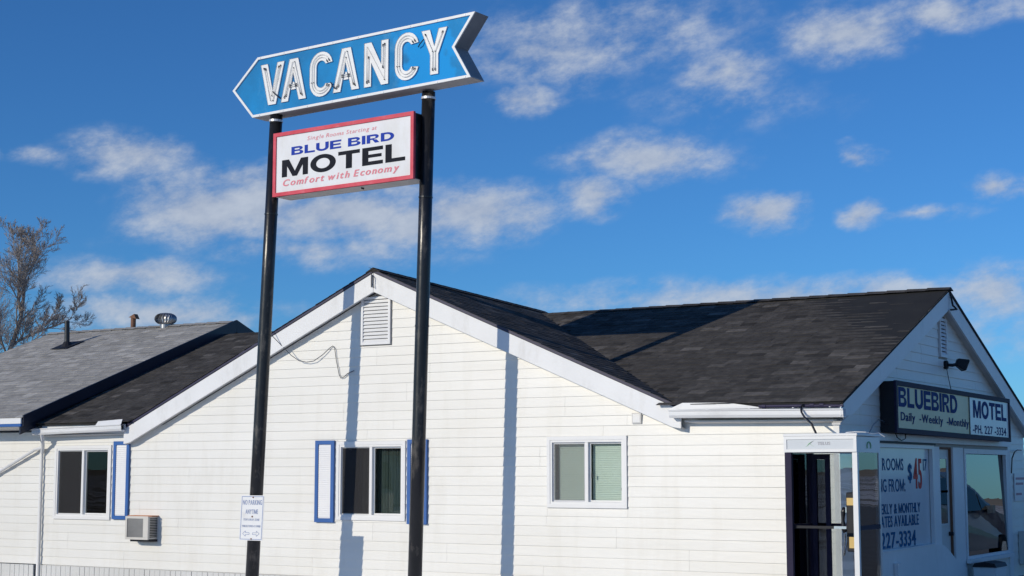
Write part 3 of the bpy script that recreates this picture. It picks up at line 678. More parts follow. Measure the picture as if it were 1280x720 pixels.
gl.hexa([(XS+.034, W2[0]+.012, W2[2]+.012), (XS+.034, W2[1]-.012, W2[2]+.012), (XS+.039, W2[1]-.012, W2[2]+.012), (XS+.039, W2[0]+.012, W2[2]+.012),
         (XS+.034-tl, W2[0]+.012, W2[3]-.012), (XS+.034-tl, W2[1]-.012, W2[3]-.012), (XS+.039-tl, W2[1]-.012, W2[3]-.012), (XS+.039-tl, W2[0]+.012, W2[3]-.012)])
gl.build('pane', 'shop_glass', w2)
sl2 = MB().box(W2[0]-.10, W2[1]+.08, .0505, .11, W2[2]-.085, W2[2]-.03, FC).build('window_sill', 'trim', motel)
rm = MB(); A = (XS-.14, XS-3.2); rm.add([(A[0],.4,.1),(A[0],7.4,.1),(A[0],7.4,2.3),(A[0],.4,2.3),(A[1],.4,.1),(A[1],7.4,.1),(A[1],7.4,2.3),(A[1],.4,2.3)], [(4,5,6,7),(0,1,5,4),(1,2,6,5),(2,3,7,6),(3,0,4,7)])
rm.build('office_interior', 'room_dark', motel)

# ------------------------------------------------------------------ annex with grey roof
ax = thing('annex_building', (-9, 4, 0), 'low white annex with weathered grey shingle roof and navy rake boards', 'building')
AE, AEZ, AP, APZ, AX0, AX1 = -.52, 2.575, 4.40, 4.475, -11.35, -6.44
ac = MB().box(-11.2, -6.60, 0, .14, .27, 2.36).build('front_wall', 'wall_core', ax)
boards(FR, -11.2, -6.60, .27, 2.35, [], ac, 'siding')
x = -11.15; first = True
sl = MB().box(-.049, .049, -.03, .0, 0, SK - .012).build('skirting_slat', 'skirting', ac)
while x < -6.6:
    o = sl if first else sl.copy()
    if not first: col.objects.link(o); o.parent = ac
    o.location = (x, -.004 + rnd.uniform(-.004, .004), 0); first = False; x += .106
m_ = (APZ - AEZ) / (AP - AE)
gw = MB(); gw.prism([(-6.62, .3, 2.2), (-6.62, AP, APZ-.12), (-6.62, 8.4, 2.2)], (-.12, 0, 0)); gw.build('gable_wall', 'pale_blue', ax)
gw = MB(); gw.prism([(-11.1, 0.01, .0), (-11.1, 0.01, 2.4), (-11.1, AP, APZ-.12), (-11.1, 8.5, 2.4), (-11.1, 8.5, 0)], (-.1, 0, 0)); gw.build('gable_wall', 'siding', ax)
rr = MB(); rr.prism([(AX0, AE, AEZ), (AX1, AE, AEZ), (AX1, AP, APZ), (AX0, AP, APZ)], (0, 0, -.05)); rr.prism([(AX0, AP, APZ), (AX1, AP, APZ), (AX1, 9.3, AEZ), (AX0, 9.3, AEZ)], (0, 0, -.05))
ar = rr.build('roof', 'felt', ax)
shingles('shingles', (AX0, AE, AEZ), (1, 0, 0), (0, AP-AE, APZ-AEZ), AX1-AX0+.0, math.hypot(AP-AE, APZ-AEZ), lambda x, y, z: True, ar, 'shingle_grey', rs, expo=.14, lo=.8, hi=1.2, pale_hi=1.3)
cap = MB(); x = AX0
while x < AX1 - .30:
    cap.add([(x, AP-.13, APZ-.02), (x, AP, APZ+.03), (x, AP+.13, APZ-.02), (x+.32, AP-.13, APZ-.03), (x+.32, AP, APZ+.018), (x+.32, AP+.13, APZ-.03)], [(0,1,4,3), (1,2,5,4), (0,2,1), (3,4,5)], rs.uniform(.85, 1.15)); x += .3
cap.build('ridge_cap', 'shingle_grey', ar, kind='stuff', recalc=False)
for sgn in (-1, 1):
    ye = AP + sgn*(AP-AE)
    MB().prism([(AX1-.015, AP+.002*sgn, APZ+.03), (AX1-.015, ye, AEZ+.03), (AX1-.015, ye, AEZ-.14), (AX1-.015, AP+.002*sgn, APZ-.20)], (.03, 0, 0)).build('rake_board', 'navy', ax)
    MB().prism([(AX1-.05, AP+.002*sgn, APZ-.19), (AX1-.05, ye, AEZ-.13), (AX1-.05, ye, AEZ-.27), (AX1-.05, AP+.002*sgn, APZ-.29)], (-.03, 0, 0)).build('rake_board', 'navy', ax)
MB().box(AX0, AX1-.02, AE-.03, AE-.004, AEZ-.10, AEZ-.012).build('eave_board', 'trim', ax)
MB().box(AX0, AX1-.02, AE-.028, AE+.01, AEZ-.145, AEZ-.102).build('eave_strip', 'blue_trim', ax)
MB().prism([(AX0, AE+.012, AEZ-.15), (AX1-.08, AE+.012, AEZ-.15), (AX1-.08, -.02, AEZ-.19), (AX0, -.02, AEZ-.19)], (0, 0, .015)).build('soffit', 'soffit', ax)
MB().tube([(-6.46, -.10, 2.10), (-6.62, -.09, 2.08), (-7.6, -.07, 1.67), (-8.4, -.07, 1.33)], .027, 8).build('downpipe', 'gutter_metal', ax)
# roof vents on the annex
zr = lambda y: AEZ + (y-AE)*m_
vp = MB().tube([(-9.78, 3.40, zr(3.40)-.05), (-9.80, 3.40, 4.57)], .05, 12).build('vent_pipe', 'black_paint', ax)
MB().tube([(-9.78, 3.40, zr(3.40)-.02), (-9.785, 3.40, zr(3.40)+.09)], [.13, .06], 12).build('vent_boot', 'dark_metal', vp)
fl = MB(); fl.prism([(-10.0, 3.18, zr(3.18)+.022), (-9.56, 3.18, zr(3.18)+.022), (-9.56, 3.62, zr(3.62)+.022), (-10.0, 3.62, zr(3.62)+.022)], (0, 0, .006)); fl.build('vent_flashing', 'dark_metal', vp)
rp = MB().tube([(-9.17, 4.5, 4.30), (-9.17, 4.5, 4.70)], .05, 10).build('vent_pipe', 'rust', ax)
MB().prism([(-9.24, 4.44, 4.70), (-9.10, 4.44, 4.76), (-9.04, 4.44, 4.66), (-9.12, 4.44, 4.68)], (0, .1, 0)).build('vent_hood', 'rust', rp)
tx, ty, tz = -8.17, 4.35, 4.46
tv = MB().tube([(tx, ty, 4.36), (tx, ty, 4.51)], .10, 20).build('turbine_vent', 'vent_metal', ax)
for k in range(22):
    a0 = 2*math.pi*k/22; f = MB(); nn = 7
    for i in range(nn+1):
        t = i/nn; zz = 4.515 + .185*t; r_ = .120 + .068*math.sin(math.pi*t)**.7; tw = .25*t
        for (da, dr) in ((0, 0), (.20, .025)):
            a = a0 + tw + da; f.v.append((tx + (r_+dr)*math.cos(a), ty + (r_+dr)*math.sin(a), zz))
    for i in range(nn): f.f.append((2*i, 2*i+1, 2*i+3, 2*i+2))
    f.build('fin', 'vent_metal', tv, recalc=False, smooth=True)
MB().tube([(tx, ty, 4.692), (tx, ty, 4.710), (tx, ty, 4.722)], [.134, .118, .03], 20).build('turbine_cap', 'vent_metal', tv)
MB().tube([(tx, ty, 4.506), (tx, ty, 4.518)], [.12, .13], 20).build('turbine_ring', 'vent_metal', tv)

# ------------------------------------------------------------------ the roadside sign
P1 = lambda z: (-.985 + (z-.55)*.0455, -1.3)
P2 = lambda z: (1.668 + (z-.55)*.0268, -1.3)
rsn = thing('roadside_sign', (.35, -1.3, 0), 'tall two pole motel sign with blue neon arrow over a white panel', 'sign')
for P in (P1, P2):
    pts = [(*P(z), z) for z in (-.05, 2.2, 4.3, 6.58)]
    po = MB().tube(pts, [.090, .088, .087, .086], 20).build('pole', 'black_paint', rsn, smooth=True)
    for zc in (3.55, 5.2): MB().tube([(*P(zc), zc), (*P(zc+.018), zc+.018)], .092, 20).build('weld_ring', 'black_paint', po)
    MB().tube([(*P(6.48), 6.48), (*P(6.51), 6.51)], .095, 20).build('collar', 'aluminium', po)
ya = R(3)
def SF(u, d, z):      # sign frame: u along the sign, d towards the road
    return (.497 + u*math.cos(ya) - d*math.sin(ya), -1.43 - u*math.sin(ya) - d*math.cos(ya), z + .03)
AR = [(-1.504, 7.383), (-1.974, 6.974), (-1.583, 6.545), (2.157, 6.584), (1.900, 7.010), (2.221, 7.413)]
cx, cz = .15, 6.98
def shrink(p, w):
    # inward offset of a polygon (given anticlockwise from the top left)
    n = len(p); out = []
    for i in range(n):
        a, b, c = Vector(p[i-1]), Vector(p[i]), Vector(p[(i+1) % n])
        d1, d2 = (b-a).normalized(), (c-b).normalized(); n1, n2 = Vector((-d1.y, d1.x)), Vector((-d2.y, d2.x))
        bis = (n1+n2).normalized(); out.append(tuple(b + bis * (w / max(.3, bis.dot(n1)))))
    return out
DEP = .27
nrm = Vector(SF(0, 1, 0)) - Vector(SF(0, 0, 0))
bx = MB(); n = len(AR); S_ = [SF(u, 0, z) for u, z in AR]
Bk = [SF(u, -DEP, z) for u, z in AR]
# casing: sides are sheet metal, bottom is paler
cs = MB(); cs.add(S_ + Bk, [tuple(range(n, 2*n))] + [(i, (i+1) % n, n+(i+1) % n, n+i) for i in range(n) if i not in (2,)] )
arrow = cs.build('arrow_sign', 'sign_side', rsn, recalc=False)
MB().prism([SF(AR[2][0]+.004, -.002, AR[2][1]-.001), SF(AR[3][0]-.004, -.002, AR[3][1]-.001), SF(AR[3][0]-.004, -DEP, AR[3][1]-.001), SF(AR[2][0]+.004, -DEP, AR[2][1]-.001)], (0, 0, .012)).build('underside', 'sign_bottom', arrow)
inn = shrink(AR, .034)
MB().prism([SF(u, -.006, z) for u, z in inn], tuple(nrm*.008)).build('face', 'sign_blue', arrow)
bd = MB()
for i in range(n):
    j = (i+1) % n
    bd.prism([SF(*AR[i][:1], -.004, AR[i][1]), SF(AR[j][0], -.004, AR[j][1]), SF(inn[j][0], -.004, inn[j][1]), SF(inn[i][0], -.004, inn[i][1])], tuple(nrm*.024))
bd.build('border', 'sign_white', arrow)
for i in range(9):
    for zz in (6.562 + .0046*i, 7.367 + .0036*i):
        MB().tube([SF(-1.45 + i*.44, .018, zz), SF(-1.45 + i*.44, .026, zz)], .008, 6).build('screw', 'aluminium', arrow)
# channel letters with neon tubes
SW = .132
def arc(c, r1, r2, a0, a1, n=10): return [(c[0]+r1*math.cos(R(a0+(a1-a0)*i/n)), c[1]+r2*math.sin(R(a0+(a1-a0)*i/n))) for i in range(n+1)]
def letter(ch, u0, u1, z0, z1):
    w, hh = u1-u0, z1-z0; s = SW
    X = lambda x: u0 + x; Z = lambda z: z0 + z
    polys = []; tubes = []; m2 = w/2
    if ch == 'V':
        polys = [[(0, hh), (s, hh), (m2+.005, s*1.5), (w-s, hh), (w, hh), (m2+s*.55, 0), (m2-s*.55, 0)]]
        tubes = [[(s*.5, hh-.05), (m2-.022, .05), (m2+.022, .05), (w-s*.5, hh-.05)], [(s*.5+.03, hh-.06), (m2, .12), (w-s*.5-.03, hh-.06)]]
    elif ch == 'A':
        polys = [[(0, 0), (s, 0), (s+.04, s*1.05), (w-s-.04, s*1.05), (w-s, 0), (w, 0), (m2+s*.62, hh), (m2-s*.62, hh)]]
        polys = [[(0, 0), (s, 0), (m2-.01, hh-s*1.5), (m2-.01, hh), (m2-s*.6, hh)], [(m2-.009, hh), (m2-.009, hh-s*1.5), (w-s, 0), (w, 0), (m2+s*.6, hh)], [(s+.052, s*1.15), (w-s-.052, s*1.15), (w-s-.085, s*1.95), (s+.085, s*1.95)]]
        tubes = [[(s*.5, .05), (m2-.02, hh-.05), (m2+.02, hh-.05), (w-s*.5, .05)], [(s*.5+.03, .07), (m2, hh-.13), (w-s*.5-.03, .07)], [(s+.03, s*1.45), (w-s-.03, s*1.45)], [(s+.03, s*1.65), (w-s-.03, s*1.65)]]
    elif ch == 'C':
        r = w/2; ro = r; ri = r-s*.92
        o_ = arc((r, hh-r), ro, ro, 12, 180) + arc((r, r), ro, ro, 180, 348)
        i_ = arc((r, r), ri, ri, 338, 180) + arc((r, hh-r), ri, ri, 180, 22)
        polys = [o_ + i_]
        for rr_ in ((ro+ri)/2+.018, (ro+ri)/2-.018): tubes.append(arc((r, hh-r), rr_, rr_, 22, 180) + arc((r, r), rr_, rr_, 180, 338))
    elif ch == 'N':
        polys = [[(0, 0), (s*.92, 0), (s*.92, hh-s*2.1), (w-s*.92, 0), (w, 0), (w, hh), (w-s*.92, hh), (w-s*.92, s*2.1), (s*.92, hh), (0, hh)]]
        tubes = [[(s*.4, .05), (s*.4, hh-.05), (w-s*.45, .06), (w-s*.45, hh-.05)], [(s*.62, .06), (s*.62, hh-.19)], [(w-s*.66, hh-.06), (w-s*.66, .22)]]
    elif ch == 'Y':
        polys = [[(m2-s*.5, 0), (m2+s*.5, 0), (m2+s*.5, hh*.44), (w, hh), (w-s*1.05, hh), (m2, hh*.62), (s*1.05, hh), (0, hh), (m2-s*.5, hh*.44)]]
        tubes = [[(s*.5, hh-.05), (m2-.02, hh*.5), (m2-.02, .05)], [(w-s*.5, hh-.05), (m2+.02, hh*.5), (m2+.02, .05)]]
    lt = MB()
    for k, p in enumerate(polys): lt.prism([SF(X(x), .004, Z(z)) for x, z in p], tuple(nrm*(.010+.001*k)))
    for p in polys:
        n = len(p)
        for i in range(n):
            if ch == 'A' and ((p[i][0]-m2)**2 < .0004 and (p[(i+1) % n][0]-m2)**2 < .0004): continue
            a, b = p[i], p[(i+1) % n]
            lt.add([SF(X(a[0]), .012, Z(a[1])), SF(X(b[0]), .012, Z(b[1])), SF(X(b[0]), .022, Z(b[1])), SF(X(a[0]), .022, Z(a[1]))], [(0,1,2,3)])
    l = lt.build('letter', 'sign_white', arrow, recalc=False)
    tb = MB(); tk = MB()
    for t in tubes:
        tb.tube([SF(X(x), .026, Z(z)) for x, z in t], .0042, 6)
        for (e, q) in ((t[0], t[1]), (t[-1], t[-2])):
            d = (Vector(q)-Vector(e)).normalized()*.05
            tk.tube([SF(X(e[0]), .016, Z(e[1])), SF(X(e[0]), .030, Z(e[1])), SF(X(e[0]+d.x*.6), .028, Z(e[1]+d.y*.6))], .0068, 6)
        mid = t[len(t)//2]; tk.tube([SF(X(mid[0]), .016, Z(mid[1])), SF(X(mid[0]), .034, Z(mid[1]))], .006, 5)
    tb.build('neon_tube', 'glass_tube', arrow, smooth=True, kind='stuff'); tk.build('tube_electrode', 'tube_black', arrow, kind='stuff')
for ch, a, b, z0, z1 in (('V', -1.44, -1.0, 6.682, 7.262), ('A', -1.055, -.597, 6.688, 7.268), ('C', -.535, -.127, 6.672, 7.287), ('A', -.12, .336, 6.69, 7.272), ('N', .418, .828, 6.688, 7.28), ('C', .935, 1.328, 6.688, 7.316), ('Y', 1.37, 1.786, 6.702, 7.292)):
    letter(ch, a, b, z0, z1)
MB().tube([SF(-1.20, .03, 6.86), SF(-1.12, .05, 6.80), SF(-1.05, .03, 6.74)], .008, 5).build('tube_jumper', 'tube_black', arrow)
MB().tube([SF(-.15, .03, 6.84), SF(-.10, .05, 6.78), SF(-.07, .03, 6.74)], .008, 5).build('tube_jumper', 'tube_black', arrow)
MB().tube([SF(1.33, .03, 7.09), SF(1.37, .05, 7.12), SF(1.42, .03, 7.18)], .008, 5).build('tube_jumper', 'tube_black', arrow)
# the lower panel
def SM(u, d, z): p = SF(u, d, z); return (p[0] + .070, p[1] - .035, p[2] - .022)
u0, u1, zb0, zt0 = -1.23, 1.20, 5.412, 6.285
pb = MB().box(u0+.012, u1-.012, -.34, -.02, zb0+.012, zt0-.012, SM).build('panel_sign', 'black_paint', rsn, label='white panel with pink border below the arrow')
MB().box(u0+.016, u1-.016, -.338, -.022, zb0+.0, zb0+.011, SM).build('underside', 'sign_bottom', pb)
fm = MB(); ring(fm, SM, u0, u1, zb0, zt0, .050, -.03, .012); fm.build('border', 'pink_trim', pb)
MB().box(u0+.051, u1-.051, -.019, -.004, zb0+.051, zt0-.051, SM).build('face', 'sign_face', pb)
fu = lambda f: u0+.063 + f*(u1-u0-.126); fz = lambda f: zb0+.063 + f*(zt0-zb0-.126)
for (t, a, b, z0, z1, m__, bo, sh) in (('Single Rooms Starting at', .235, .76, .845, .94, 'text_pink', .0, .22), ('BLUE BIRD', .113, .885, .636, .79, 'text_blue', .035, 0), ('MOTEL', .04, .965, .25, .575, 'text_black', .045, 0), ('Comfort with Economy', .05, .925, .05, .21, 'text_pink', .018, .25)):
    text_mesh(t, SM, fu(a), fu(b), fz(z0), fz(z1), -.004, m__, pb, bold=bo, shear=sh, split=t.isupper())
MB().tube([SM(.25, -.1, zb0-.012), SM(.29, -.1, zb0-.022)], .012, 6).build('drain_nub', 'dark_metal', pb)
# no parking sign strapped to the pole
zc = 1.11; bx0, bx1 = -1.115, -.715
npk = thing('no_parking_sign', (-.95, -1.42, .81), 'small white no parking plate with arrows strapped to a black sign pole', 'sign')
FP = lambda s, d, z: (s + (z-1.1)*.045, -1.418 - d, z)
pl = MB().box(bx0, bx1, 0, .004, .815, 1.41, FP).build('plate', 'sign_white', npk)
e = MB(); ring(e, FP, bx0+.012, bx1-.012, .827, 1.398, .008, .0041, .0062); e.build('border_line', 'parking_ink', npk)
for (t, a, b, z0, z1) in (('NO PARKING', .08, .92, 1.285, 1.35), ('ANYTIME', .22, .76, 1.165, 1.225), ('TOW AWAY ZONE', .14, .84, 1.075, 1.105), ('VEHICLES TOWED AT OWNER', .10, .90, .99, 1.018)):
    text_mesh(t, FP, bx0+a*.40, bx0+b*.40, z0, z1, .0042, 'parking_ink', npk, bold=.02, th=.001)
for sgn in (-1, 1):
    c = (bx0+bx1)/2 + sgn*.085; z = .905
    q = [(c-sgn*.055, z-.012), (c+sgn*.01, z-.012), (c+sgn*.01, z-.035), (c+sgn*.06, z), (c+sgn*.01, z+.035), (c+sgn*.01, z+.012), (c-sgn*.055, z+.012)]
    a_ = MB()
    for i in range(len(q)):
        p1, p2 = q[i], q[(i+1) % len(q)]; a_.tube([FP(p1[0], .0055, p1[1]), FP(p2[0], .0055, p2[1])], .0028, 4)
    a_.build('arrow', 'parking_ink', npk)
for z in (.835, 1.385, 1.13): MB().tube([FP(-.905, .002, z), FP(-.905, .012, z)], .011, 8).build('bolt', 'rust', npk)
# ------------------------------------------------------------------ air conditioner under the left window
acn = thing('air_conditioner', (-4.13, -.15, .70), 'beige through wall air conditioner box below the blue shutter', 'air conditioner')
A0, A1, z0, z1 = -4.46, -4.00, .715, 1.055
MB().box(A0, A1, .001, .19, z0, z1, FR).build('casing', 'ac_beige', acn, bevel=.008)
fp = MB(); ring(fp, FR, A0-.004, A1+.004, z0-.004, z1+.004, .035, .191, .215); fp.build('front_rim', 'ac_beige', acn)
MB().box(A0+.032, A1-.10, .1905, .200, z0+.032, z1-.032, FR).build('grille_backing', 'ac_grille', acn)
for i in range(14):
    z = z0 + .04 + i*.0192; MB().box(A0+.034, A1-.104, .2005, .208, z, z+.009, FR).build('grille_slat', 'ac_grille', acn)
MB().box(A1-.098, A1-.034, .1905, .212, z0+.032, z1-.032, FR).build('control_panel', 'ac_beige', acn)
for i in range(12):
    z = z0 + .03 + i*.0245; MB().box(.02, .17, A1+.0005, A1+.006, z, z+.014, lambda s, d, zz: (d, -s, zz)).build('side_vent', 'tube_black', acn)
MB().box(A0-.01, A1+.03, .004, .16, z1+.001, z1+.014, FR).build('rain_board', 'wood_orange', acn)
MB().box(A0+.06, A1+.01, .004, .17, z0-.035, z0-.002, FR).build('support_rail', 'dark_metal', acn)
# loose cable on the gable
tag(MB().tube([(-1.75, -.30, 3.80), (-1.701, -.28, 3.754), (-1.6, -.2, 3.62), (-1.516, -.14, 3.515), (-1.38, -.10, 3.38), (-1.246, -.08, 3.297), (-1.12, -.07, 3.275), (-.998, -.06, 3.288), (-.85, -.05, 3.37), (-.74, -.035, 3.46), (-.685, -.03, 3.492), (-.65, -.03, 3.46), (-.62, -.03, 3.3), (-.60, -.03, 3.22), (-.564, -.03, 3.081), (-.53, -.03, 3.03), (-.48, -.03, 3.045), (-.42, -.03, 3.09), (-.30, -.03, 3.13)], .0055, 6).build('loose_cable', 'wire', base=(-1, -.1, 3.03)), 'thin dark cable dangling in a loop across the white gable', 'cable')

# ------------------------------------------------------------------ sign box on the office gable
ws = thing('wall_sign', (6.85, 4.1, 2.19), 'long navy framed sign box on the shaded office gable', 'sign')
s0, s1, z0, z1, dd = 1.44, 6.70, 2.205, 2.845, .20
FW_ = lambda s, d, z: (XS + .018 + d, s, z - (s-1.44)*.006)
MB().box(s0, s1, 0, dd-.02, z0+.004, z1-.004, FW_).build('box', 'dark_metal', ws)
fm = MB(); ring(fm, FW_, s0-.012, s1+.012, z0-.004, z1+.004, .062, dd-.019, dd+.012); fm.build('frame', 'dark_frame', ws)
MB().box(s0+.051, 4.60, dd-.0195, dd-.004, z0+.059, z1-.059, FW_).build('face', 'sign_yellow', ws, label='yellow half of the sign face')
MB().box(4.608, s1-.051, dd-.0195, dd-.004, z0+.059, z1-.059, FW_).build('face', 'sign_face', ws, label='white half of the sign face')
MB().box(4.59, 4.618, dd-.0039, dd+.004, z0+.06, z1-.06, FW_).build('joint_strip', 'dark_metal', ws)
for (t, a, b, p, q, m__, bo) in (('BLUEBIRD', 1.55, 4.04, 2.525, 2.775, 'text_sign', .03), ('Daily  -Weekly  -Monthly', 1.62, 4.56, 2.325, 2.465, 'text_sign', .015), ('MOTEL', 4.80, 6.54, 2.50, 2.755, 'text_sign', .03), ('-PH. 227 -3334', 4.76, 6.50, 2.285, 2.405, 'text_sign', .012)):
    text_mesh(t, FW_, a, b, p, q, dd-.004, m__, ws, bold=bo, split=t.isupper())
flt = thing('floodlight', (6.8, 4.25, 3.2), 'small black floodlight above the navy sign box', 'light')
MB().tube([(XS+.005, 4.20, 3.20), (XS+.05, 4.20, 3.20)], .06, 12).build('mount', 'dark_metal', flt)
MB().tube([(XS+.05, 4.20, 3.20), (XS+.10, 4.26, 3.195), (XS+.13, 4.33, 3.21)], .022, 8).build('arm', 'dark_metal', flt)
hd = MB(); c = Vector((XS+.18, 4.42, 3.22)); ax_ = Vector((.75, .45, -.35)).normalized(); sx = ax_.cross(Vector((0,0,1))).normalized(); sy = sx.cross(ax_)
def hp(a, b, l): return tuple(c + sx*a*.78 + sy*b*.85 + ax_*l*.85)
hd.hexa([hp(-.07,-.06,-.09), hp(.07,-.06,-.09), hp(.07,.06,-.09), hp(-.07,.06,-.09), hp(-.13,-.10,.08), hp(.13,-.10,.08), hp(.13,.10,.08), hp(-.13,.10,.08)]); hd.build('lamp_head', 'dark_metal', flt, bevel=.01)
ln = MB(); ln.prism([hp(-.11,-.085,.081), hp(.11,-.085,.081), hp(.11,.085,.081), hp(-.11,.085,.081)], tuple(ax_*.006)); ln.build('lens', 'pane', flt)
MB().tube([(XS+.03, 4.22, 3.15), (XS+.04, 4.27, 3.0), (XS+.05, 4.33, 2.86)], .006, 5).build('cable', 'wire', flt)
# ------------------------------------------------------------------ telephone booth
bo = thing('phone_booth', (7.02, -.93, 0), 'white glass telephone booth with dark frames at the office corner', 'phone booth')
BX0, BX1, BY0, BY1, BH = 6.615, 7.44, -1.30, -.56, 2.135
MB().box(BX0, BX1, BY0, BY1, .02, .06).build('floor_plate', 'aluminium', bo)
for (x, y, m__, w, wy) in ((BX0, BY0, 'dark_frame', .075, .05), (BX1-.055, BY0, 'booth_white', .055, .05), (BX0, BY1-.05, 'dark_frame', .05, .05), (BX1-.05, BY1-.05, 'aluminium', .05, .05)):  # dark left posts: shade inside the booth put into the frame colour
    MB().box(x, x+w, y, y+wy, .06, 1.93).build('post', m__, bo)
hdr = MB(); hdr.box(BX0, BX1, BY0, BY0+.04, 1.931, 2.10); hb = hdr.build('header', 'booth_white', bo)
e = MB(); FB = lambda s, d, z: (s, BY0 - d, z)
ring(e, FB, BX0-.002, BX1+.002, 1.935, 2.105, .032, .0005, .016); e.build('header_rim', 'booth_white', hb)
MB().box(BX0+.031, BX1-.031, .0005, .006, 1.968, 2.072, FB).build('header_panel', 'panel_white', hb)
text_mesh('TELUS', FB, BX0+.385, BX0+.53, 2.012, 2.045, .0062, 'logo_grey', hb, bold=.03, th=.002)
sw = MB(); sw.prism([FB(BX0+.245, .0062, 1.99), FB(BX0+.275, .0062, 2.005), FB(BX0+.315, .0062, 2.045), FB(BX0+.345, .0062, 2.06), FB(BX0+.295, .0062, 2.035), FB(BX0+.26, .0062, 2.0)], (0, -.002, 0)); sw.prism([FB(BX0+.275, .0062, 2.03), FB(BX0+.30, .0062, 2.026), FB(BX0+.345, .0062, 1.992), FB(BX0+.31, .0062, 2.016)], (0, -.0025, 0)); sw.build('logo_mark', 'logo_green', hb)
for (a, b, c_, d) in ((BX0, BX0+.03, BY0+.041, BY1-.001), (BX1-.03, BX1, BY0+.041, BY1-.001)):
    sh = MB().box(a, b, c_, d, 1.931, 2.10).build('side_header', 'booth_white', bo)
    if a > 7: MB().tube([(BX1+.004, -.93 + .06*math.cos(R(k)), 2.0 + .045*math.sin(R(k))) for k in range(-30, 211, 20)], .008, 6).build('logo_ring', 'logo_green', sh)
MB().box(BX0+.031, BX1-.031, BY1-.03, BY1, 1.931, 2.10).build('side_header', 'aluminium', bo)
MB().box(BX0-.012, BX1+.012, BY0-.018, BY1+.012, 2.1055, BH).build('roof', 'booth_white', bo, bevel=.006)
MB().box(BX0+.032, BX1-.032, BY0+.045, BY1-.035, 2.06, 2.085).build('ceiling', 'dark_frame', bo)
# side and back panels: glass with rails
for (a, b, c_, d, nm) in ((BX0+.006, BX0+.014, BY0+.052, BY1-.052, 'left'), (BX1-.016, BX1-.008, BY0+.052, BY1-.052, 'right')):
    for (p, q) in ((.16, 1.10), (1.15, 1.93)): MB().box(a, b, c_, d, p, q).build('glass_panel', 'booth_glass', bo)
    MB().box(a-.004, b+.012, c_, d, 1.101, 1.149).build('rail', 'dark_frame', bo)
    MB().box(a-.004, b+.012, c_, d, .061, .159).build('kick_plate', 'dark_frame', bo)
for (p, q) in ((.16, 1.10), (1.15, 1.93)): MB().box(BX0+.052, BX1-.052, BY1-.03, BY1-.022, p, q).build('glass_panel', 'booth_glass', bo)
MB().box(BX0+.052, BX1-.052, BY1-.04, BY1-.015, 1.101, 1.149).build('rail', 'dark_frame', bo)
MB().box(BX0+.052, BX1-.052, BY1-.04, BY1-.015, .061, .159).build('kick_plate', 'dark_frame', bo)
MB().box(BX0+.06, BX1-.30, BY0+.06, BY0+.085, 1.112, 1.14).build('grab_bar', 'dark_metal', bo)
MB().box(BX1-.299, BX1-.16, BY0+.058, BY0+.087, 1.112, 1.14).build('grab_bar', 'chrome', bo)
MB().box(BX1-.035, BX1-.022, BY0+.30, BY0+.325, .16, 1.80).build('inner_bar', 'chrome', bo)
# folded bi-fold door standing at the back left
df = MB(); ring(df, lambda s, d, z: (BX0+.06 + s, BY1-.10 + d - .35*s, z), 0, .24, .07, 1.92, .06, 0, .03); fd = df.build('folding_door', 'dark_frame', bo)
MB().box(.061, .179, .012, .018, .131, 1.859, lambda s, d, z: (BX0+.06 + s, BY1-.10 + d - .35*s, z)).build('door_glass', 'shop_glass', fd)
# pay telephone inside
ph_ = thing('pay_telephone', (7.33, -.85, .9), 'black pay telephone with yellow labels inside the white booth', 'telephone')
px0, px1, py0, py1 = 7.20, 7.395, -1.02, -.80
MB().box(px0, px1, py0, py1, .86, 1.50).build('body', 'dark_metal', ph_, bevel=.012)
MB().box(px1+.0, px1+.025, -1.04, -.77, .80, 1.56).build('backboard', 'aluminium', ph_)
MB().box(px0+.01, px1-.01, py0-.004, py0-.0005, 1.36, 1.44).build('label_plate', 'yellow_label', ph_)
MB().box(px0+.03, px1-.02, py0-.004, py0-.0005, .90, 1.02).build('label_plate', 'yellow_label', ph_)
MB().box(px0-.004, px0-.0005, py0+.03, py1-.03, 1.36, 1.44).build('label_plate', 'yellow_label', ph_)
hs = MB(); hs.tube([(px0-.03, -.96, 1.07), (px0-.055, -.96, 1.12), (px0-.06, -.96, 1.2), (px0-.055, -.96, 1.28), (px0-.03, -.96, 1.33)], [.03, .028, .018, .026, .03], 10); hs.build('handset', 'tube_black', ph_, smooth=True)
MB().box(px0-.02, px0-.0005, -.985, -.935, 1.28, 1.34).build('cradle', 'chrome', ph_)
cd = []
for k in range(14): t = k/13; cd.append((px0-.04 - .04*math.sin(math.pi*t), -.95 + .12*t, 1.05 - .28*math.sin(math.pi*t)*(1-.3*t)))
MB().tube(cd, .008, 6).build('cord', 'chrome', ph_)
for i in range(4):
    for j in range(3): MB().box(px0-.006, px0-.0005, -.90+j*.028, -.882+j*.028, 1.12+i*.03, 1.138+i*.03).build('key', 'chrome', ph_)
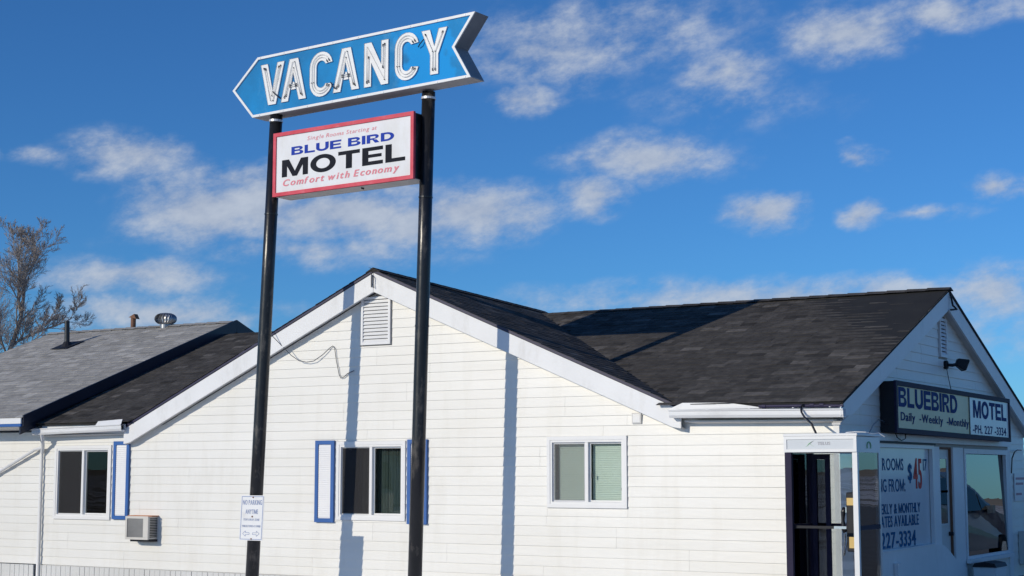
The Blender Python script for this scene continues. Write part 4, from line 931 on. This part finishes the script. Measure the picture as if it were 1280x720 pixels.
# cables round the booth
tag(MB().tube([(6.43, EY-.045, 2.50), (6.41, EY-.08, 2.47), (6.44, EY-.14, 2.406), (6.56, EY-.35, 2.34), (6.70, EY-.50, 2.26), (6.78, EY-.55, 2.13)], .013, 7).build('drop_cable', 'tube_black', base=(6.78, -1.0, 2.13)), 'thick black cable dropping from the gutter onto the booth roof', 'cable')
tag(MB().tube([(7.30, -1.25, 2.142), (7.40, -1.22, 2.150), (7.50, -1.18, 2.145), (7.55, -1.1, 2.125), (7.58, -1.0, 2.14), (7.63, -.95, 2.10)], .006, 5).build('bent_wire', 'trim', base=(7.30, -1.25, 2.14)), 'short pale wire sticking out over the booth roof edge', 'wire')
tag(MB().tube([(7.35, -.65, 2.142), (7.25, -.2, 2.26), (7.10, .4, 2.33), (6.95, 1.0, 2.33), (6.86, 1.425, 2.30)], .007, 6).build('sign_cable', 'tube_black', base=(7.35, -.65, 2.14)), 'thin black cable arching from booth roof to the navy sign box', 'cable')
tag(MB().tube([(6.85, 1.75, 2.20), (6.86, 1.78, 2.15), (6.86, 1.95, 2.115), (6.86, 2.10, 2.14), (6.85, 2.14, 2.20)], .007, 6).build('hanging_loop', 'tube_black', base=(6.85, 1.9, 2.11)), 'small loop of black wire hanging under the navy sign box', 'wire')
tag(MB().tube([(6.80, 7.35, 1.70), (6.82, 7.34, 1.93), (6.84, 7.42, 2.03), (6.84, 7.60, 2.06), (6.82, 7.9, 2.06)], .010, 6).build('wall_conduit', 'tube_black', base=(6.8, 7.5, 1.7)), 'black conduit hooking over siding past the large office window', 'conduit')
# low things along the office front
rw = MB(); pts = [(.50, 0), (.50, .735), (3.30, .765), (3.50, .762)]
pts += [(3.50 + (4.75-3.50)*t/10, .40 + .362*(math.cos(math.pi*t/10)+1)/2) for t in range(1, 11)] + [(4.75, 0)]
rw.prism([(6.79, y, z) for y, z in pts], (.035, 0, 0))
rp_ = thing('ramp_panel', (6.92, 3, 0), 'low white side panel with curved end below the painted window', 'panel')
rw.build('panel', 'trim', rp_)
MB().prism([(6.78, .50, .7365), (6.78, 3.30, .7655), (6.78, 3.30, .78), (6.78, .50, .751)], (.055, 0, 0)).build('cap_rail', 'trim', rp_)
MB().box(6.83, 6.88, 1.62, 1.80, 0.05, .60).build('end_post', 'trim', rp_)
bn = thing('bin', (7.02, 5.0, 0), 'small pale bin with a dark lid below the large office window', 'bin')
MB().hexa([(6.92,4.82,0),(7.2,4.82,0),(7.2,5.25,0),(6.92,5.25,0),(6.90,4.78,.40),(7.22,4.78,.40),(7.22,5.30,.40),(6.90,5.30,.40)]).build('body', 'trim', bn)
MB().prism([(6.89, 4.76, .401), (7.23, 4.76, .401), (7.20, 4.76, .455), (7.06, 4.76, .475), (6.92, 4.76, .455)], (0, .56, 0)).build('lid', 'dark_metal', bn)
nb = thing('notice_board', (6.79, 7.95, 1.27), 'small white notice board on siding past the large office window', 'notice')
MB().box(7.60, 8.26, .018, .03, 1.27, 1.70, FC).build('board', 'sign_white', nb)
for i, z in enumerate((1.60, 1.52, 1.36)): MB().box(7.66, 8.2-.1*i, .0302, .032, z, z+.035, FC).build('print_line', 'notice_ink', nb)
wu = thing('window_unit', (6.85, 8.05, .3), 'dark fronted air conditioner box on siding under the notice board', 'air conditioner')
MB().box(7.76, 8.28, .018, .16, .30, .80, FC).build('casing', 'ac_beige', wu)
MB().box(7.80, 8.24, .1602, .17, .34, .76, FC).build('grille', 'dark_metal', wu)

# ------------------------------------------------------------------ trees
def tree(base, height, lean, spread, seed, label, limbs=9, tw='twig', first=.35, leaders=None):
    rg = random.Random(seed); b = Vector(base)
    t = thing('bare_tree', base, label, 'tree', None)
    trunk = MB(); tw_ = MB(); budget = [26000]
    def grow_(p, d, length, r, depth, mb_t):
        n = 5 if depth < 2 else 4; pts = [p]; rs_ = [r]; q = p.copy(); dd = d.copy()
        for i in range(n):
            dd = (dd + Vector((rg.uniform(-1,1), rg.uniform(-1,1), rg.uniform(-.4,.8))) * (.13 + .05*depth)).normalized()
            q = q + dd*length/n; pts.append(q.copy()); rs_.append(max(.0058, r*(1-.75*(i+1)/n)))
        (trunk if depth < 2 else tw_).tube(pts, rs_, 7 if depth == 0 else (5 if depth < 2 else 3), cap=False)
        if depth >= 4 or budget[0] < 0: return
        k = (limbs, 7, 7, 5)[depth]
        for j in range(k):
            budget[0] -= 1
            f = first + (1-first)*(j+rg.random())/k if depth == 0 else .18 + .8*(j+rg.random())/k
            i = min(int(f*n), n-1); fr_ = f*n - i; pp = pts[i].lerp(pts[i+1], fr_)
            ax2 = (pts[i+1]-pts[i]).normalized(); sd = ax2.orthogonal().normalized(); sd = Matrix.Rotation(rg.uniform(0, 6.283), 3, ax2) @ sd
            ang = R(rg.uniform(24, 48) + (12 if depth == 0 and f < .5 else 0)); nd = (ax2*math.cos(ang) + sd*math.sin(ang)*spread); nd.z += .12; nd.normalize()
            grow_(pp, nd, length*rg.uniform(.36, .58)*((.82-.45*f) if depth == 0 else 1), rs_[i]*.6 if depth else r*.55*(1.1-.7*f), depth+1, None)
    if leaders:      # a trunk that forks into leaders laid out point by point, limbs grown along them
        for pts, rs_, k, ln in leaders:
            pts = [Vector(p) for p in pts]; trunk.tube(pts, rs_, 7, cap=False); n = len(pts) - 1
            for j in range(k):
                f = .08 + .92*(j + rg.random())/k; i = min(int(f*n), n-1); pp = pts[i].lerp(pts[i+1], f*n - i)
                ax2 = (pts[i+1]-pts[i]).normalized(); sd = Matrix.Rotation(rg.uniform(0, 6.283), 3, ax2) @ ax2.orthogonal().normalized()
                ang = R(rg.uniform(30, 62)); nd = ax2*math.cos(ang) + sd*math.sin(ang); nd.z += .15; nd.normalize()
                grow_(pp, nd, ln*rg.uniform(.6, 1.1)*(1.15 - .55*f), rs_[i]*.42, 1, None)
    else: grow_(b, Vector((lean, 0, 1)).normalized(), height, height*.018, 0, None)
    trunk.build('trunk', 'bark', t, recalc=False, smooth=True); tw_.build('crown', tw, t, recalc=False)
    return t
tp = lambda u, z, dy=0.: (-34.13 + u*.85, 23.23 + u*.53 + dy, z)      # u metres along the view's cross direction
tree((-35.1, 22.6, 0), 11, 0, 1, 4, 'tall forked bare tree rising behind the grey annex roof', leaders=[
    ([tp(-1.1, 0), tp(-.9, 2.6), tp(-.55, 5.3), tp(-.15, 6.5), tp(.15, 7.5)], [.17, .14, .11, .09, .08], 9, 2.4),
    ([tp(.15, 7.5), tp(.02, 8.2), tp(-.15, 9.0, .2), tp(-.28, 9.8, .3), tp(-.3, 10.5, .3)], [.065, .055, .04, .025, .01], 11, 1.5),
    ([tp(.15, 7.5), tp(.38, 8.3, -.2), tp(.5, 9.1, -.3), tp(.68, 9.8, -.3), tp(.8, 10.3, -.3)], [.07, .055, .04, .025, .01], 11, 1.5),
    ([tp(-.15, 6.5), tp(.6, 7.0, .3), tp(1.25, 7.3, .5), tp(1.75, 7.6, .6)], [.05, .04, .025, .01], 9, 1.3),
    ([tp(-.6, 5.2), tp(.2, 6.1, -.3), tp(.9, 6.5, -.5), tp(1.5, 6.9, -.6)], [.05, .04, .025, .01], 8, 1.2),
    ([tp(-.5, 5.5), tp(-1.0, 6.5, -.4), tp(-1.3, 7.6, -.6), tp(-1.5, 8.7, -.7)], [.06, .045, .03, .01], 9, 1.6)])
tree((-39.9, 26.2, 0), 9.8, .0, 1.0, 9, 'brownish bare tree beyond the annex, half out of view', limbs=14)
tree((-.2, 44.5, 0), 5.6, -.02, .9, 21, 'distant bare tree whose tips show behind the office gable', limbs=9)

# ------------------------------------------------------------------ parked car mirrored in the office window
cr = thing('parked_minivan', (9.5, 12.2, 0), 'blue grey minivan parked along the office side of the motel', 'car')
prof = [(9.75,.42),(9.72,.95),(9.85,1.15),(10.15,1.66),(10.5,1.72),(11.9,1.72),(12.2,1.66),(13.35,1.10),(14.2,.95),(14.45,.80),(14.5,.42)]
cb = MB(); n = len(prof)
def inset(z): return 0 if z < 1.12 else (z-1.12)*.30
rows = []
for sd in (8.62, 8.66, 10.34, 10.38):
    rows.append([(sd + (inset(z) if sd < 9.5 else -inset(z)), y + (0 if sd in (8.66, 10.34) else 0), z - (.03 if sd in (8.62, 10.38) and z > 1.6 else 0)) for y, z in prof])
for r_ in rows: cb.v += r_
for k in range(3):
    for i in range(n-1): cb.f.append((k*n+i, k*n+i+1, (k+1)*n+i+1, (k+1)*n+i))
cb.f.append(tuple(range(n))); cb.f.append(tuple(range(3*n, 4*n))[::-1]); cb.f.append((0, n, 2*n, 3*n)); cb.f.append((n-1, 2*n-1, 3*n-1, 4*n-1))
body = cb.build('body', 'car_paint', cr)
for sd, sg_ in ((8.62, 1), (10.38, -1)):
    for q in ([(10.05,1.16),(10.32,1.60),(11.1,1.62),(11.1,1.14)], [(11.18,1.14),(11.18,1.62),(12.05,1.61),(12.3,1.50),(12.3,1.14)], [(12.38,1.14),(12.38,1.46),(12.98,1.16)]):
        MB().prism([(sd + sg_*inset(z) - sg_*.008, y, z) for y, z in q], (sg_*.006, 0, 0)).build('window', 'car_glass', cr)
MB().prism([(8.85,12.26,1.635),(10.15,12.26,1.635),(10.25,13.28,1.15),(8.75,13.28,1.15)], (0, .01, .012)).build('windscreen', 'car_glass', cr)
for y in (10.55, 13.55):
    for sd, sg_ in ((8.6, 1), (10.40, -1)):
        w = MB().tube([(sd, y, .33), (sd+sg_*.20, y, .33)], .33, 24).build('wheel', 'rubber', cr)
        MB().tube([(sd-sg_*.008, y, .33), (sd+sg_*.02, y, .33)], .20, 20).build('rim', 'chrome', w)
for x in (8.95, 10.05): MB().box(x-.16, x+.16, 14.44, 14.50, .66, .80).build('headlight', 'pane', cr)
MB().box(8.52, 8.64, 12.75, 12.92, 1.08, 1.22).build('mirror', 'car_paint', cr)
# ------------------------------------------------------------------ store across the road (seen only as a reflection)
st = thing('store_building', (-36, -54, 0), 'white store with a red band across the road from the motel', 'store')
MB().box(-50, -22, -60, -50, 0, 2.55).build('wall', 'store_wall', st)
MB().box(-50.3, -21.7, -60.3, -49.2, 2.56, 3.15).build('fascia_band', 'red_band', st)
MB().box(-50.4, -21.6, -60.4, -49.1, 3.151, 3.40).build('roof', 'store_wall', st)
for i in range(6):
    MB().box(-48.5+i*4.4, -45.2+i*4.4, -49.998, -49.94, .8, 2.2).build('window', 'car_glass', st)
